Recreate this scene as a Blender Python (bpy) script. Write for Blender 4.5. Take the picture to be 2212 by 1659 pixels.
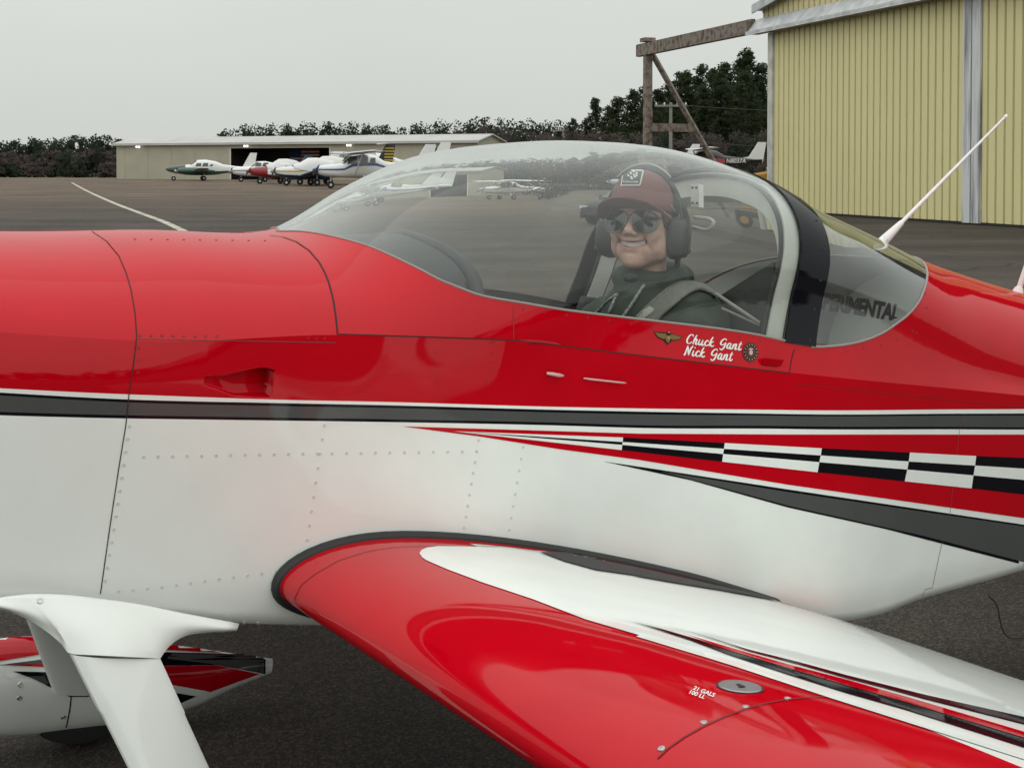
import bpy, bmesh, math, random
import numpy as np
from mathutils import Vector, Matrix
from mathutils.bvhtree import BVHTree
from mathutils.geometry import delaunay_2d_cdt

# ------------------------------------------------------------------ camera, sky, sun, exposure
scene = bpy.context.scene
for o in list(bpy.data.objects):
    bpy.data.objects.remove(o)
R = math.radians
EYE = 1.63                      # camera height in metres
FPX, CX, CY = 2935.0, 1106.0, 829.5      # focal length and centre on a 2212 x 1659 frame
PITCH = R(1.5)
HOR = 363.0
SHIFT = (CY - HOR) - FPX * math.tan(PITCH)
cam_data = bpy.data.cameras.new('camera')
cam_data.sensor_width = 36.0
cam_data.lens = 36.0 * FPX / 2212.0
cam_data.shift_y = -SHIFT / 2212.0
cam_data.clip_start = 0.05
cam_data.clip_end = 6000.0
cam_ob = bpy.data.objects.new('camera', cam_data)
scene.collection.objects.link(cam_ob)
cam_ob.location = (0, 0, EYE)
cam_ob.rotation_euler = (R(90) - PITCH, 0, 0)
scene.camera = cam_ob

SUN_EL, SUN_AZ = R(42), R(205)       # azimuth clockwise from +Y: behind the camera, a little to the left
world = bpy.data.worlds.new('World')
scene.world = world
world.use_nodes = True
wn, wl = world.node_tree.nodes, world.node_tree.links
wn.clear()
w_out = wn.new('ShaderNodeOutputWorld'); w_bg = wn.new('ShaderNodeBackground')
sky = wn.new('ShaderNodeTexSky'); sky.sky_type = 'NISHITA'; sky.sun_disc = False
sky.sun_elevation = SUN_EL; sky.sun_rotation = SUN_AZ; sky.air_density = 1.0; sky.dust_density = 6.0
hs = wn.new('ShaderNodeHueSaturation'); hs.inputs['Saturation'].default_value = 0.12
wl.new(sky.outputs[0], hs.inputs['Color'])
tc = wn.new('ShaderNodeTexCoord'); sep = wn.new('ShaderNodeSeparateXYZ'); wl.new(tc.outputs['Generated'], sep.inputs[0])
ramp = wn.new('ShaderNodeValToRGB'); wl.new(sep.outputs['Z'], ramp.inputs[0])   # luminance of an overcast sky: brighter overhead than at the horizon
ramp.color_ramp.elements[0].position = 0.0; ramp.color_ramp.elements[0].color = (0.425, 0.443, 0.417, 1)
ramp.color_ramp.elements[1].position = 1.0; ramp.color_ramp.elements[1].color = (0.87, 0.89, 0.87, 1)
sc10 = wn.new('ShaderNodeVectorMath'); sc10.operation = 'SCALE'; sc10.inputs['Scale'].default_value = 15.0
wl.new(ramp.outputs[0], sc10.inputs[0])
cl = wn.new('ShaderNodeTexNoise'); cl.inputs['Scale'].default_value = 3.0; cl.inputs['Detail'].default_value = 5.0
wl.new(tc.outputs['Generated'], cl.inputs['Vector'])
clm = wn.new('ShaderNodeMapRange'); clm.inputs['To Min'].default_value = 0.93; clm.inputs['To Max'].default_value = 1.07
wl.new(cl.outputs['Fac'], clm.inputs['Value'])
sc11 = wn.new('ShaderNodeVectorMath'); sc11.operation = 'SCALE'
wl.new(sc10.outputs[0], sc11.inputs[0]); wl.new(clm.outputs[0], sc11.inputs['Scale'])
wmix = wn.new('ShaderNodeMixRGB'); wmix.inputs[0].default_value = 0.94     # an overcast deck over the clear sky
wl.new(hs.outputs[0], wmix.inputs[1]); wl.new(sc11.outputs[0], wmix.inputs[2])
wl.new(wmix.outputs[0], w_bg.inputs['Color']); w_bg.inputs['Strength'].default_value = 0.1
wl.new(w_bg.outputs[0], w_out.inputs['Surface'])

sun_data = bpy.data.lights.new('sun', 'SUN')
sun_data.energy = 0.95; sun_data.angle = R(160); sun_data.color = (1.0, 0.97, 0.92)
sun_ob = bpy.data.objects.new('sun', sun_data); scene.collection.objects.link(sun_ob)
sd = Vector((math.sin(SUN_AZ) * math.cos(SUN_EL), math.cos(SUN_AZ) * math.cos(SUN_EL), math.sin(SUN_EL)))
sun_ob.rotation_euler = (-sd).to_track_quat('-Z', 'Y').to_euler()
sun_ob.location = sd * 40
scene.view_settings.view_transform = 'Standard'; scene.view_settings.look = 'None'
scene.view_settings.exposure = 0.0; scene.view_settings.gamma = 1.0; scene.view_settings.use_curve_mapping = False
scene.render.engine = 'CYCLES'
cy = scene.cycles
cy.max_bounces = 11; cy.transmission_bounces = 10; cy.glossy_bounces = 4; cy.diffuse_bounces = 2; cy.transparent_max_bounces = 8
cy.caustics_refractive = True; cy.caustics_reflective = False; cy.blur_glossy = 0.05
cy.sample_clamp_indirect = 6.0; cy.use_denoising = True

# ------------------------------------------------------------------ picture <-> place
fwv = np.array([0, math.cos(PITCH), -math.sin(PITCH)]); upv = np.array([0, math.sin(PITCH), math.cos(PITCH)]); rtv = np.array([1.0, 0, 0])
CAM = np.array([0, 0, EYE])
def ray(x, y): return fwv + rtv * (x - CX) / FPX - upv * ((y - CY) + SHIFT) / FPX
def atY(x, y, Y): d = ray(x, y); return CAM + d * Y / d[1]
def ground(x, y, z=0.0): d = ray(x, y); return CAM + d * (z - EYE) / d[2]
# airplane axes: a aft, l away from the camera, u up
YAW, NOSE = R(28), R(9)
AX = np.array([math.cos(NOSE) * math.cos(YAW), math.cos(NOSE) * math.sin(YAW), -math.sin(NOSE)])
LX = np.array([-math.sin(YAW), math.cos(YAW), 0.0])
UX = np.cross(AX, LX)
ORG = atY(597, 1270, 2.6) + 0.55 * LX
def W(a, l, u): return ORG + np.multiply.outer(np.asarray(a, float), AX) + np.multiply.outer(np.asarray(l, float), LX) + np.multiply.outer(np.asarray(u, float), UX)
def un(x, y, l):
    d = ray(x, y); t = ((ORG + l * LX - CAM) @ LX) / (d @ LX); p = CAM + t * d - ORG
    return float(p @ AX), float(p @ UX)
def una(x, y, a):
    d = ray(x, y); t = ((ORG + a * AX - CAM) @ AX) / (d @ AX); p = CAM + t * d - ORG
    return float(p @ LX), float(p @ UX)

# ------------------------------------------------------------------ mesh helpers
def link(o): scene.collection.objects.link(o); return o
def tag(o, label=None, cat=None, group=None, kind=None):
    if label: o['label'] = label
    if cat: o['category'] = cat
    if group: o['group'] = group
    if kind: o['kind'] = kind
    return o
def empty(name, loc=(0, 0, 0), rz=0.0):
    e = bpy.data.objects.new(name, None); link(e); e.location = loc; e.rotation_euler = (0, 0, rz); e.empty_display_size = 0.2
    return e
def par(o, p, keep=True):
    "parent; keep=True keeps the mesh where its world coordinates put it (plain translated roots only)"
    o.parent = p
    if keep:
        m = Matrix.Identity(4); q = p
        while q is not None:
            m = q.matrix_basis @ m if q.parent is None else q.matrix_parent_inverse @ q.matrix_basis @ m
            q = q.parent
        o.matrix_parent_inverse = m.inverted()
    return o
def obj(name, V, Fc, mat, parent=None, smooth=True, mi=None, keep=True, recalc=False, sharp=None):
    me = bpy.data.meshes.new(name)
    me.from_pydata([tuple(map(float, v)) for v in V], [], [tuple(int(i) for i in f) for f in Fc])
    mats = mat if isinstance(mat, (list, tuple)) else [mat]
    for m in mats: me.materials.append(m)
    if mi is not None: me.polygons.foreach_set('material_index', np.asarray(mi, dtype=np.int32))
    if smooth: me.polygons.foreach_set('use_smooth', np.ones(len(me.polygons), dtype=bool))
    if recalc:
        bm = bmesh.new(); bm.from_mesh(me); bmesh.ops.recalc_face_normals(bm, faces=bm.faces); bm.to_mesh(me); bm.free()
    me.update()
    if sharp is not None: me.set_sharp_from_angle(angle=R(sharp))
    o = bpy.data.objects.new(name, me); link(o)
    if parent is not None: par(o, parent, keep)
    return o
class MB:
    "collects shapes for ONE mesh"
    def __init__(s): s.V = []; s.F = []; s.M = []
    def add(s, V, Fc, m=0):
        n = len(s.V); s.V += [tuple(map(float, v)) for v in V]; s.F += [tuple(int(i) + n for i in f) for f in Fc]; s.M += [m] * len(Fc); return s
    def box(s, c, d, rz=0.0, m=0, bev=0.0):
        x, y, z = d[0] / 2, d[1] / 2, d[2] / 2
        V = [(sx * x, sy * y, sz * z) for sz in (-1, 1) for sx, sy in ((-1, -1), (1, -1), (1, 1), (-1, 1))]
        ca, sa = math.cos(rz), math.sin(rz)
        V = [(c[0] + ca * p[0] - sa * p[1], c[1] + sa * p[0] + ca * p[1], c[2] + p[2]) for p in V]
        return s.add(V, [(0, 3, 2, 1), (4, 5, 6, 7), (0, 1, 5, 4), (1, 2, 6, 5), (2, 3, 7, 6), (3, 0, 4, 7)], m)
    def hexa(s, V, m=0):   # 4 bottom + 4 top corners
        return s.add(V, [(0, 3, 2, 1), (4, 5, 6, 7), (0, 1, 5, 4), (1, 2, 6, 5), (2, 3, 7, 6), (3, 0, 4, 7)], m)
    def grid(s, P, m=0, close=False):
        P = np.asarray(P); n, k = P.shape[:2]; V = P.reshape(-1, 3); Fc = []
        for i in range(n - 1):
            for j in range(k - 1 if not close else k):
                j2 = (j + 1) % k; Fc.append((i * k + j, i * k + j2, (i + 1) * k + j2, (i + 1) * k + j))
        return s.add(V, Fc, m)
    def tube(s, pts, r, n=8, m=0, caps=True):
        pts = [Vector(p) for p in pts]; rs = r if isinstance(r, (list, tuple, np.ndarray)) else [r] * len(pts)
        rings = []; prev = None
        for i, p in enumerate(pts):
            t = (pts[min(i + 1, len(pts) - 1)] - pts[max(i - 1, 0)])
            t = t.normalized() if t.length > 1e-9 else Vector((0, 0, 1))
            if prev is None:
                a = Vector((0, 0, 1)) if abs(t.z) < 0.9 else Vector((1, 0, 0)); b = t.cross(a).normalized()
            else:
                b = (prev - t * prev.dot(t)).normalized()
            prev = b; c = t.cross(b)
            rings.append([p + (b * math.cos(q) + c * math.sin(q)) * rs[i] for q in np.linspace(0, 2 * math.pi, n, endpoint=False)])
        s.grid(np.array([[tuple(v) for v in rg] for rg in rings]), m, close=True)
        if caps:
            k = len(s.V) - n * len(pts)
            s.F += [tuple(k + j for j in range(n - 1, -1, -1)), tuple(k + (len(pts) - 1) * n + j for j in range(n))]; s.M += [m, m]
        return s
    def lathe(s, prof, origin, axis, n=24, m=0):
        ax = Vector(axis).normalized(); a = Vector((0, 0, 1)) if abs(ax.z) < 0.9 else Vector((1, 0, 0)); b = ax.cross(a).normalized(); c = ax.cross(b); o = Vector(origin)
        P = [[tuple(o + ax * h + (b * math.cos(q) + c * math.sin(q)) * max(r, 1e-4)) for q in np.linspace(0, 2 * math.pi, n, endpoint=False)] for r, h in prof]
        return s.grid(np.array(P), m, close=True)
    def ell(s, c, r, n=16, k=10, m=0, rot=None):
        P = []
        for i in range(k + 1):
            th = math.pi * i / k
            row = []
            for q in np.linspace(0, 2 * math.pi, n, endpoint=False):
                v = Vector((r[0] * math.sin(th) * math.cos(q), r[1] * math.sin(th) * math.sin(q), r[2] * math.cos(th)))
                if rot is not None: v = rot @ v
                row.append(tuple(Vector(c) + v))
            P.append(row)
        return s.grid(np.array(P), m, close=True)
    def build(s, name, mat, parent=None, smooth=True, keep=True, recalc=True, sharp=35):
        return obj(name, s.V, s.F, mat, parent, smooth, s.M, keep, recalc, sharp if smooth else None)
def smoothline(pts, n=12):
    "Catmull-Rom through points"
    P = [np.asarray(p, float) for p in pts]; P = [2 * P[0] - P[1]] + P + [2 * P[-1] - P[-2]]; out = []
    for i in range(1, len(P) - 2):
        for t in np.linspace(0, 1, n, endpoint=False):
            p0, p1, p2, p3 = P[i - 1:i + 3]
            out.append(0.5 * (2 * p1 + (p2 - p0) * t + (2 * p0 - 5 * p1 + 4 * p2 - p3) * t * t + (3 * p1 - p0 - 3 * p2 + p3) * t ** 3))
    out.append(P[-2]); return np.array(out)
def pch(xs, ys):
    xs = np.array(xs, float); ys = np.array(ys, float); h = np.diff(xs); dl = np.diff(ys) / h; n = len(xs)
    m = np.zeros(n); m[0] = dl[0]; m[-1] = dl[-1]
    for i in range(1, n - 1):
        if dl[i - 1] * dl[i] > 0:
            w1 = 2 * h[i] + h[i - 1]; w2 = h[i] + 2 * h[i - 1]; m[i] = (w1 + w2) / (w1 / dl[i - 1] + w2 / dl[i])
    def f(x):
        x = np.asarray(x, float); i = np.clip(np.searchsorted(xs, x) - 1, 0, n - 2); t = (x - xs[i]) / h[i]
        v = (2*t**3-3*t*t+1)*ys[i]+(t**3-2*t*t+t)*h[i]*m[i]+(3*t*t-2*t**3)*ys[i+1]+(t**3-t*t)*h[i]*m[i+1]
        return np.where(x < xs[0], ys[0] + (x - xs[0]) * m[0], np.where(x > xs[-1], ys[-1] + (x - xs[-1]) * m[-1], v))
    return f

# ------------------------------------------------------------------ materials
def mat(name, col, rough=0.6, metal=0.0, coat=0.0, coat_rough=0.05, spec=0.5, var=0.0, vscale=4.0, bump=0.0, bscale=200.0, bdist=0.002, col2=None, emit=None, detail=6.0, wave=0.0, sss=0.0):
    m = bpy.data.materials.new(name); m.use_nodes = True
    nt = m.node_tree; n, l = nt.nodes, nt.links
    b = n['Principled BSDF']
    b.inputs['Base Color'].default_value = (*col, 1); b.inputs['Roughness'].default_value = rough; b.inputs['Metallic'].default_value = metal
    b.inputs['Coat Weight'].default_value = coat; b.inputs['Coat Roughness'].default_value = coat_rough; b.inputs['Specular IOR Level'].default_value = spec
    if sss: b.inputs['Subsurface Weight'].default_value = sss; b.inputs['Subsurface Radius'].default_value = (0.012, 0.005, 0.003)
    g = n.new('ShaderNodeNewGeometry')
    if var or col2:
        no = n.new('ShaderNodeTexNoise'); no.inputs['Scale'].default_value = vscale; no.inputs['Detail'].default_value = detail; l.new(g.outputs['Position'], no.inputs['Vector'])
        r = n.new('ShaderNodeValToRGB'); l.new(no.outputs['Fac'], r.inputs[0])
        c2 = col2 if col2 else tuple(min(1, c * (1 + var)) for c in col); c1 = col if col2 else tuple(c * (1 - var) for c in col)
        r.color_ramp.elements[0].position = 0.35; r.color_ramp.elements[1].position = 0.65
        r.color_ramp.elements[0].color = (*c1, 1); r.color_ramp.elements[1].color = (*c2, 1)
        l.new(r.outputs[0], b.inputs['Base Color'])
    last = None
    if wave:
        nw = n.new('ShaderNodeTexNoise'); nw.inputs['Scale'].default_value = 5.0; nw.inputs['Detail'].default_value = 1.0; l.new(g.outputs['Position'], nw.inputs['Vector'])
        bw = n.new('ShaderNodeBump'); bw.inputs['Strength'].default_value = 1.0; bw.inputs['Distance'].default_value = wave; l.new(nw.outputs['Fac'], bw.inputs['Height']); last = bw
    if bump:
        nb = n.new('ShaderNodeTexNoise'); nb.inputs['Scale'].default_value = bscale; nb.inputs['Detail'].default_value = 3.0; l.new(g.outputs['Position'], nb.inputs['Vector'])
        bu = n.new('ShaderNodeBump'); bu.inputs['Strength'].default_value = bump; bu.inputs['Distance'].default_value = bdist; l.new(nb.outputs['Fac'], bu.inputs['Height'])
        if last: l.new(last.outputs[0], bu.inputs['Normal'])
        last = bu
    if last:
        l.new(last.outputs[0], b.inputs['Normal'])
        if coat: l.new(last.outputs[0], b.inputs['Coat Normal'])
    if emit: b.inputs['Emission Color'].default_value = (*emit[:3], 1); b.inputs['Emission Strength'].default_value = emit[3]
    return m
def foliage(m):
    "leaves pass light: half of the shading comes through the face"
    nt = m.node_tree; b = nt.nodes['Principled BSDF']; o = nt.nodes['Material Output']; t = nt.nodes.new('ShaderNodeBsdfTranslucent'); x = nt.nodes.new('ShaderNodeMixShader'); x.inputs[0].default_value = 0.5
    src = b.inputs['Base Color'].links[0].from_socket; nt.links.new(src, t.inputs['Color']); nt.links.new(b.outputs[0], x.inputs[1]); nt.links.new(t.outputs[0], x.inputs[2]); nt.links.new(x.outputs[0], o.inputs['Surface']); return m
def paint(name, col, var=0.03, wave=0.0006, coat=0.85): return mat(name, col, rough=0.5, coat=coat, coat_rough=0.012, spec=0.0, var=var, vscale=9.0, wave=wave, bump=0.02, bscale=900.0, bdist=0.0004)
RED = paint('red_paint', (0.49, 0.0002, 0.008), coat=0.6)
WHITE = paint('white_paint', (0.81, 0.855, 0.815), 0.02)
BLACK = paint('black_paint', (0.005, 0.005, 0.008), coat=0.5)
GREY = paint('charcoal_paint', (0.075, 0.08, 0.078))
def glass(name, col, ior=1.49, rough=0.0):
    m = bpy.data.materials.new(name); m.use_nodes = True; nt = m.node_tree; nt.nodes.clear()
    o = nt.nodes.new('ShaderNodeOutputMaterial'); g = nt.nodes.new('ShaderNodeBsdfGlass'); g.inputs['Color'].default_value = (*col, 1); g.inputs['IOR'].default_value = ior; g.inputs['Roughness'].default_value = rough
    nt.links.new(g.outputs[0], o.inputs['Surface']); return m
REARGLASS = glass('rear_acrylic', (0.96, 0.975, 0.97), 1.5)
ACRYLIC = glass('canopy_acrylic', (0.97, 0.985, 0.975), 1.36)
RUBBER = mat('black_rubber', (0.012, 0.012, 0.013), 0.55, bump=0.1)
TYRE = mat('tyre_rubber', (0.015, 0.015, 0.015), 0.8, bump=0.3, bscale=80)
STEEL = mat('brushed_metal', (0.55, 0.55, 0.54), 0.35, metal=1.0, bump=0.1, bscale=300)
DARK = mat('dark_interior', (0.02, 0.02, 0.021), 0.7, bump=0.3, bscale=400)
HOOD = mat('glareshield_vinyl', (0.020, 0.022, 0.024), 0.6, bump=0.1, bscale=500)
PALE = mat('pale_frame_paint', (0.44, 0.44, 0.41), 0.5, var=0.06, vscale=12)
SEAM = mat('dark_seam_line', (0.03, 0.012, 0.012), 0.8)  # even dark colour of the panel joints
WHITE_FLAT = mat('white_lettering', (0.8, 0.8, 0.78), 0.5)
# ------------------------------------------------------------------ ground
def asphalt_mat():
    m = bpy.data.materials.new('worn_asphalt'); m.use_nodes = True; nt = m.node_tree; n, l = nt.nodes, nt.links
    b = n['Principled BSDF']; b.inputs['Roughness'].default_value = 0.85; b.inputs['Specular IOR Level'].default_value = 0.25
    g = n.new('ShaderNodeNewGeometry')
    def noise(s, d=5.0, vec=None, dist=0.0):
        q = n.new('ShaderNodeTexNoise'); q.inputs['Scale'].default_value = s; q.inputs['Detail'].default_value = d; q.inputs['Distortion'].default_value = dist
        l.new(vec or g.outputs['Position'], q.inputs['Vector']); return q.outputs['Fac']
    def rmp(v, a, b_, ca, cb):
        r = n.new('ShaderNodeValToRGB'); r.color_ramp.elements[0].position = a; r.color_ramp.elements[1].position = b_
        r.color_ramp.elements[0].color = (*ca, 1); r.color_ramp.elements[1].color = (*cb, 1); l.new(v, r.inputs[0]); return r.outputs[0]
    def mixc(f, a, b_, mode='MIX'):
        q = n.new('ShaderNodeMixRGB'); q.blend_type = mode
        if isinstance(f, float): q.inputs[0].default_value = f
        else: l.new(f, q.inputs[0])
        l.new(a, q.inputs[1]); l.new(b_, q.inputs[2]); return q.outputs[0]
    sepn = n.new('ShaderNodeSeparateXYZ'); l.new(g.outputs['Position'], sepn.inputs[0])
    # older brown surface beyond about sixty metres, newer dark seal coat nearer
    wob = n.new('ShaderNodeMath'); wob.operation = 'MULTIPLY_ADD'; l.new(noise(0.05, 4.0), wob.inputs[0]); wob.inputs[1].default_value = 60.0; l.new(sepn.outputs['Y'], wob.inputs[2])
    mr = n.new('ShaderNodeMapRange'); mr.inputs['From Min'].default_value = 72.0; mr.inputs['From Max'].default_value = 120.0; l.new(wob.outputs[0], mr.inputs['Value'])
    near = rmp(noise(0.35, 6.0), 0.3, 0.7, (0.036, 0.032, 0.029), (0.066, 0.056, 0.047))
    far = rmp(noise(0.16, 7.0), 0.3, 0.72, (0.066, 0.051, 0.039), (0.140, 0.105, 0.075))
    c = mixc(mr.outputs[0], near, far)
    st = n.new('ShaderNodeMapping'); st.inputs['Scale'].default_value = (0.05, 0.6, 1.0); st.inputs['Rotation'].default_value = (0, 0, R(14)); l.new(g.outputs['Position'], st.inputs['Vector'])
    streak = rmp(noise(1.0, 6.0, st.outputs[0]), 0.35, 0.7, (0.76, 0.76, 0.78), (1.26, 1.24, 1.2))
    c = mixc(1.0, c, streak, 'MULTIPLY')
    # stones in the binder
    v = n.new('ShaderNodeTexVoronoi'); v.inputs['Scale'].default_value = 130.0; l.new(g.outputs['Position'], v.inputs['Vector'])
    stone = rmp(v.outputs['Color'], 0.45, 0.85, (0.68, 0.68, 0.68), (2.4, 2.25, 2.1))
    c = mixc(0.8, c, mixc(1.0, c, stone, 'MULTIPLY'))
    # cracks
    cv = n.new('ShaderNodeTexVoronoi'); cv.feature = 'DISTANCE_TO_EDGE'; cv.inputs['Scale'].default_value = 0.22
    ds = n.new('ShaderNodeTexNoise'); ds.inputs['Scale'].default_value = 0.7; ds.inputs['Detail'].default_value = 6.0; l.new(g.outputs['Position'], ds.inputs['Vector'])
    dm = n.new('ShaderNodeMixRGB'); dm.inputs[0].default_value = 0.55; l.new(g.outputs['Position'], dm.inputs[1])
    ad = n.new('ShaderNodeVectorMath'); ad.operation = 'MULTIPLY_ADD'; ad.inputs[1].default_value = (2.2, 2.2, 0); l.new(ds.outputs['Color'], ad.inputs[0]); l.new(g.outputs['Position'], ad.inputs[2])
    l.new(ad.outputs[0], cv.inputs['Vector'])
    crack = rmp(cv.outputs['Distance'], 0.001, 0.009, (0.38, 0.37, 0.36), (1, 1, 1))
    c = mixc(1.0, c, crack, 'MULTIPLY')
    l.new(c, b.inputs['Base Color'])
    bu = n.new('ShaderNodeBump'); bu.inputs['Strength'].default_value = 0.7; bu.inputs['Distance'].default_value = 0.004
    l.new(v.outputs['Distance'], bu.inputs['Height']); l.new(bu.outputs[0], b.inputs['Normal'])
    return m
ASPHALT = asphalt_mat()
DRYGRASS = mat('dry_winter_grass', (0.10, 0.078, 0.045), 0.95, col2=(0.16, 0.125, 0.075), vscale=0.4)
g_ = obj('ground', [(-2500, -2500, -0.02), (2500, -2500, -0.02), (2500, 2500, -0.02), (-2500, 2500, -0.02)], [(0, 1, 2, 3)], DRYGRASS, smooth=False)
tag(g_, 'dry brown winter grass around the airfield', kind='structure')
t_ = obj('tarmac', [(-170, -95, 0), (90, -95, 0), (90, 66, 0), (34, 96, 0), (22, 205, 0), (-170, 215, 0)], [(0, 1, 2, 3, 4, 5)], ASPHALT, smooth=False)
tag(t_, 'weathered grey brown asphalt apron', kind='structure')
# low bank of ground behind the wooden frame
P = []
for x in np.linspace(2, 70, 24):
    row = []
    for y in np.linspace(67, 230, 30):
        k = min(1, max(0, (y - 68 - max(0, 8 - x) * 6) / 12)); k = k * k * (3 - 2 * k)
        row.append((x, y, 0.006 + 1.15 * k * min(1, max(0, (x - 2) / 3)) + 0.05 * math.sin(x * 1.3) * math.sin(y * 0.7) * k))
    P.append(row)
tag(MB().grid(np.array(P)).build('grass_bank', mat('bank_soil', (0.055, 0.048, 0.04), 0.95, col2=(0.11, 0.09, 0.06), vscale=0.5), recalc=False), 'low bank of bare soil and dry grass behind the wooden frame', kind='structure')

# painted line on the apron
lp = [(-40, 378.5), (155, 395), (186, 412), (241, 437), (301, 460), (350, 478), (385, 494), (403, 503), (470, 540), (560, 600)]
lp = [((x), y) for x, y in lp]
pts = smoothline([ground(x, y)[:2] for x, y in lp[1:]], 10)
ln = []
for i, p in enumerate(pts):
    t = pts[min(i + 1, len(pts) - 1)] - pts[max(i - 1, 0)]; t /= np.linalg.norm(t); nn = np.array([-t[1], t[0]])
    hw = 0.11 if i < 60 else 0.09
    ln.append([(*(p + nn * hw), 0.005), (*(p - nn * hw), 0.005)])
LINEM = mat('faded_line_paint', (0.30, 0.28, 0.22), 0.8, col2=(0.55, 0.52, 0.44), vscale=1.2)
tag(MB().grid(np.array(ln)).build('painted_line', LINEM, recalc=False), 'faded cream taxi line curving across the apron', kind='structure')

# ------------------------------------------------------------------ vegetation
PINE = mat('pine_needles', (0.028, 0.040, 0.022), 0.85, spec=0.15, col2=(0.068, 0.088, 0.044), vscale=0.9, detail=3)
PINE2 = mat('far_pine_needles', (0.034, 0.044, 0.032), 0.9, spec=0.1, col2=(0.060, 0.073, 0.050), vscale=0.25, detail=4)
BARE = mat('bare_twigs', (0.082, 0.068, 0.063), 0.95, spec=0.1, col2=(0.125, 0.103, 0.094), vscale=0.5)
for m_ in (PINE, PINE2, BARE): foliage(m_)
BARK = mat('bark', (0.055, 0.042, 0.034), 0.95, var=0.3, vscale=3)
def cards(mb, rng, c, r, n, size, m=0, flat=0.6):
    "n leaf-sized faces in an ellipsoidal clump"
    for _ in range(n):
        d = rng.normal(size=3); d /= np.linalg.norm(d); p = np.asarray(c) + d * np.asarray(r) * rng.uniform(0.35, 1.0)
        a = rng.normal(size=3); a /= np.linalg.norm(a); b = np.cross(a, rng.normal(size=3)); b /= np.linalg.norm(b)
        s = size * rng.uniform(0.6, 1.4); b = b * flat
        mb.add([p - a * s - b * s * .5, p + b * s, p + a * s, p - b * s], [(0, 1, 2, 3)], m)
def pine_mesh(seed, h=12.0, spread=2.2, base=0.18, n=100, size=0.15):
    rng = np.random.default_rng(seed)
    tr = MB(); lean = rng.uniform(-.25, .25, 2)
    tr.tube([(0, 0, 0), (lean[0] * .4, lean[1] * .4, h * .5), (lean[0], lean[1], h * .97)], [0.16, 0.11, 0.02], 7)
    cr = MB()
    for i in range(n):
        f = base + (1 - base) * (i + rng.uniform(0, 1)) / n
        rad = spread * (0.10 + 1.0 * ((1 - f) / (1 - base)) ** .5 * (0.75 + .25 * math.sin(9 * f + seed))) * rng.uniform(0.35, 1.15)
        an = rng.uniform(0, 2 * math.pi); c = (lean[0] * f + math.cos(an) * rad * .8, lean[1] * f + math.sin(an) * rad * .8, h * f + rng.uniform(-.2, .3))
        tr.tube([(lean[0] * f, lean[1] * f, h * f - .25), c], [0.035, 0.012], 4)
        kk = .45 + .55 * ((1 - f) / (1 - base)) ** .6; cards(cr, rng, c, (spread * .36 * kk, spread * .36 * kk, 0.42), int(66 * kk), size, flat=0.5)
    cards(cr, rng, (lean[0], lean[1], h * .98), (0.35, 0.35, 0.6), 40, size * .8)
    return tr, cr
def tree_copy(proto, loc, s, rz):
    r = proto.copy(); link(r); r.location = loc; r.scale = s; r.rotation_euler = (0, 0, rz)
    for ch in proto.children:
        c = ch.copy(); link(c); c.parent = r; c.matrix_parent_inverse = Matrix.Identity(4)
    return r
protos = []
for k, (h, sp, ba) in enumerate([(12, 2.3, .12), (12, 2.0, .2), (12, 2.6, .08), (12, 1.8, .25), (12, 2.4, .15)]):
    e = empty('pine_tree'); tr, cr = pine_mesh(100 + k, h, sp, ba)
    tr.build('trunk', BARK, e, keep=False, recalc=False); cr.build('crown', PINE, e, smooth=False, keep=False, recalc=False)
    protos.append(e)
prof = pch([1195, 1235, 1262, 1290, 1330, 1370, 1400, 1450, 1490, 1540, 1580, 1620, 1660, 1800], [285, 246, 262, 222, 214, 196, 180, 172, 152, 150, 128, 122, 132, 128])
rng = np.random.default_rng(7)
spots = []
for x in [1205, 1236, 1262, 1288, 1312, 1338, 1362, 1388, 1416, 1440, 1468, 1492, 1520, 1546, 1574, 1600, 1624, 1650, 1690, 1740, 1800]:
    spots.append((x, float(prof(x)) + rng.uniform(-8, 20), 150 + rng.uniform(-10, 10)))
for x in [1250, 1325, 1395, 1455, 1515, 1565, 1612, 1640]:
    spots.append((x, float(prof(x)) + rng.uniform(25, 60), 126 + rng.uniform(-6, 8)))
for i, (x, y, D) in enumerate(spots):
    p = atY(x, y, D); h = p[2] - 1.1
    pr = protos[i % 5]; s = h / 12.0
    if i < 5: o = pr; o.location = (p[0], D, 1.1); o.scale = (s * 1.35, s * 1.35, s); o.rotation_euler = (0, 0, i * 1.3)
    else: o = tree_copy(pr, (p[0], D, 1.1), (s * rng.uniform(1.2, 1.6), s * rng.uniform(1.2, 1.6), s), rng.uniform(0, 6.28))
    ORDN = 'first second third fourth fifth sixth seventh eighth ninth tenth eleventh twelfth thirteenth fourteenth fifteenth sixteenth seventeenth eighteenth nineteenth twentieth twenty-first'.split()
    tag(o, ('dark pine on the skyline left of the yellow hangar, %s from the left' % ORDN[i]) if i < 21 else ('lower pine in the front row behind the timber frame, %s from the left' % ORDN[i - 21]), 'tree', 'pines behind the wooden post frame')
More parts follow.
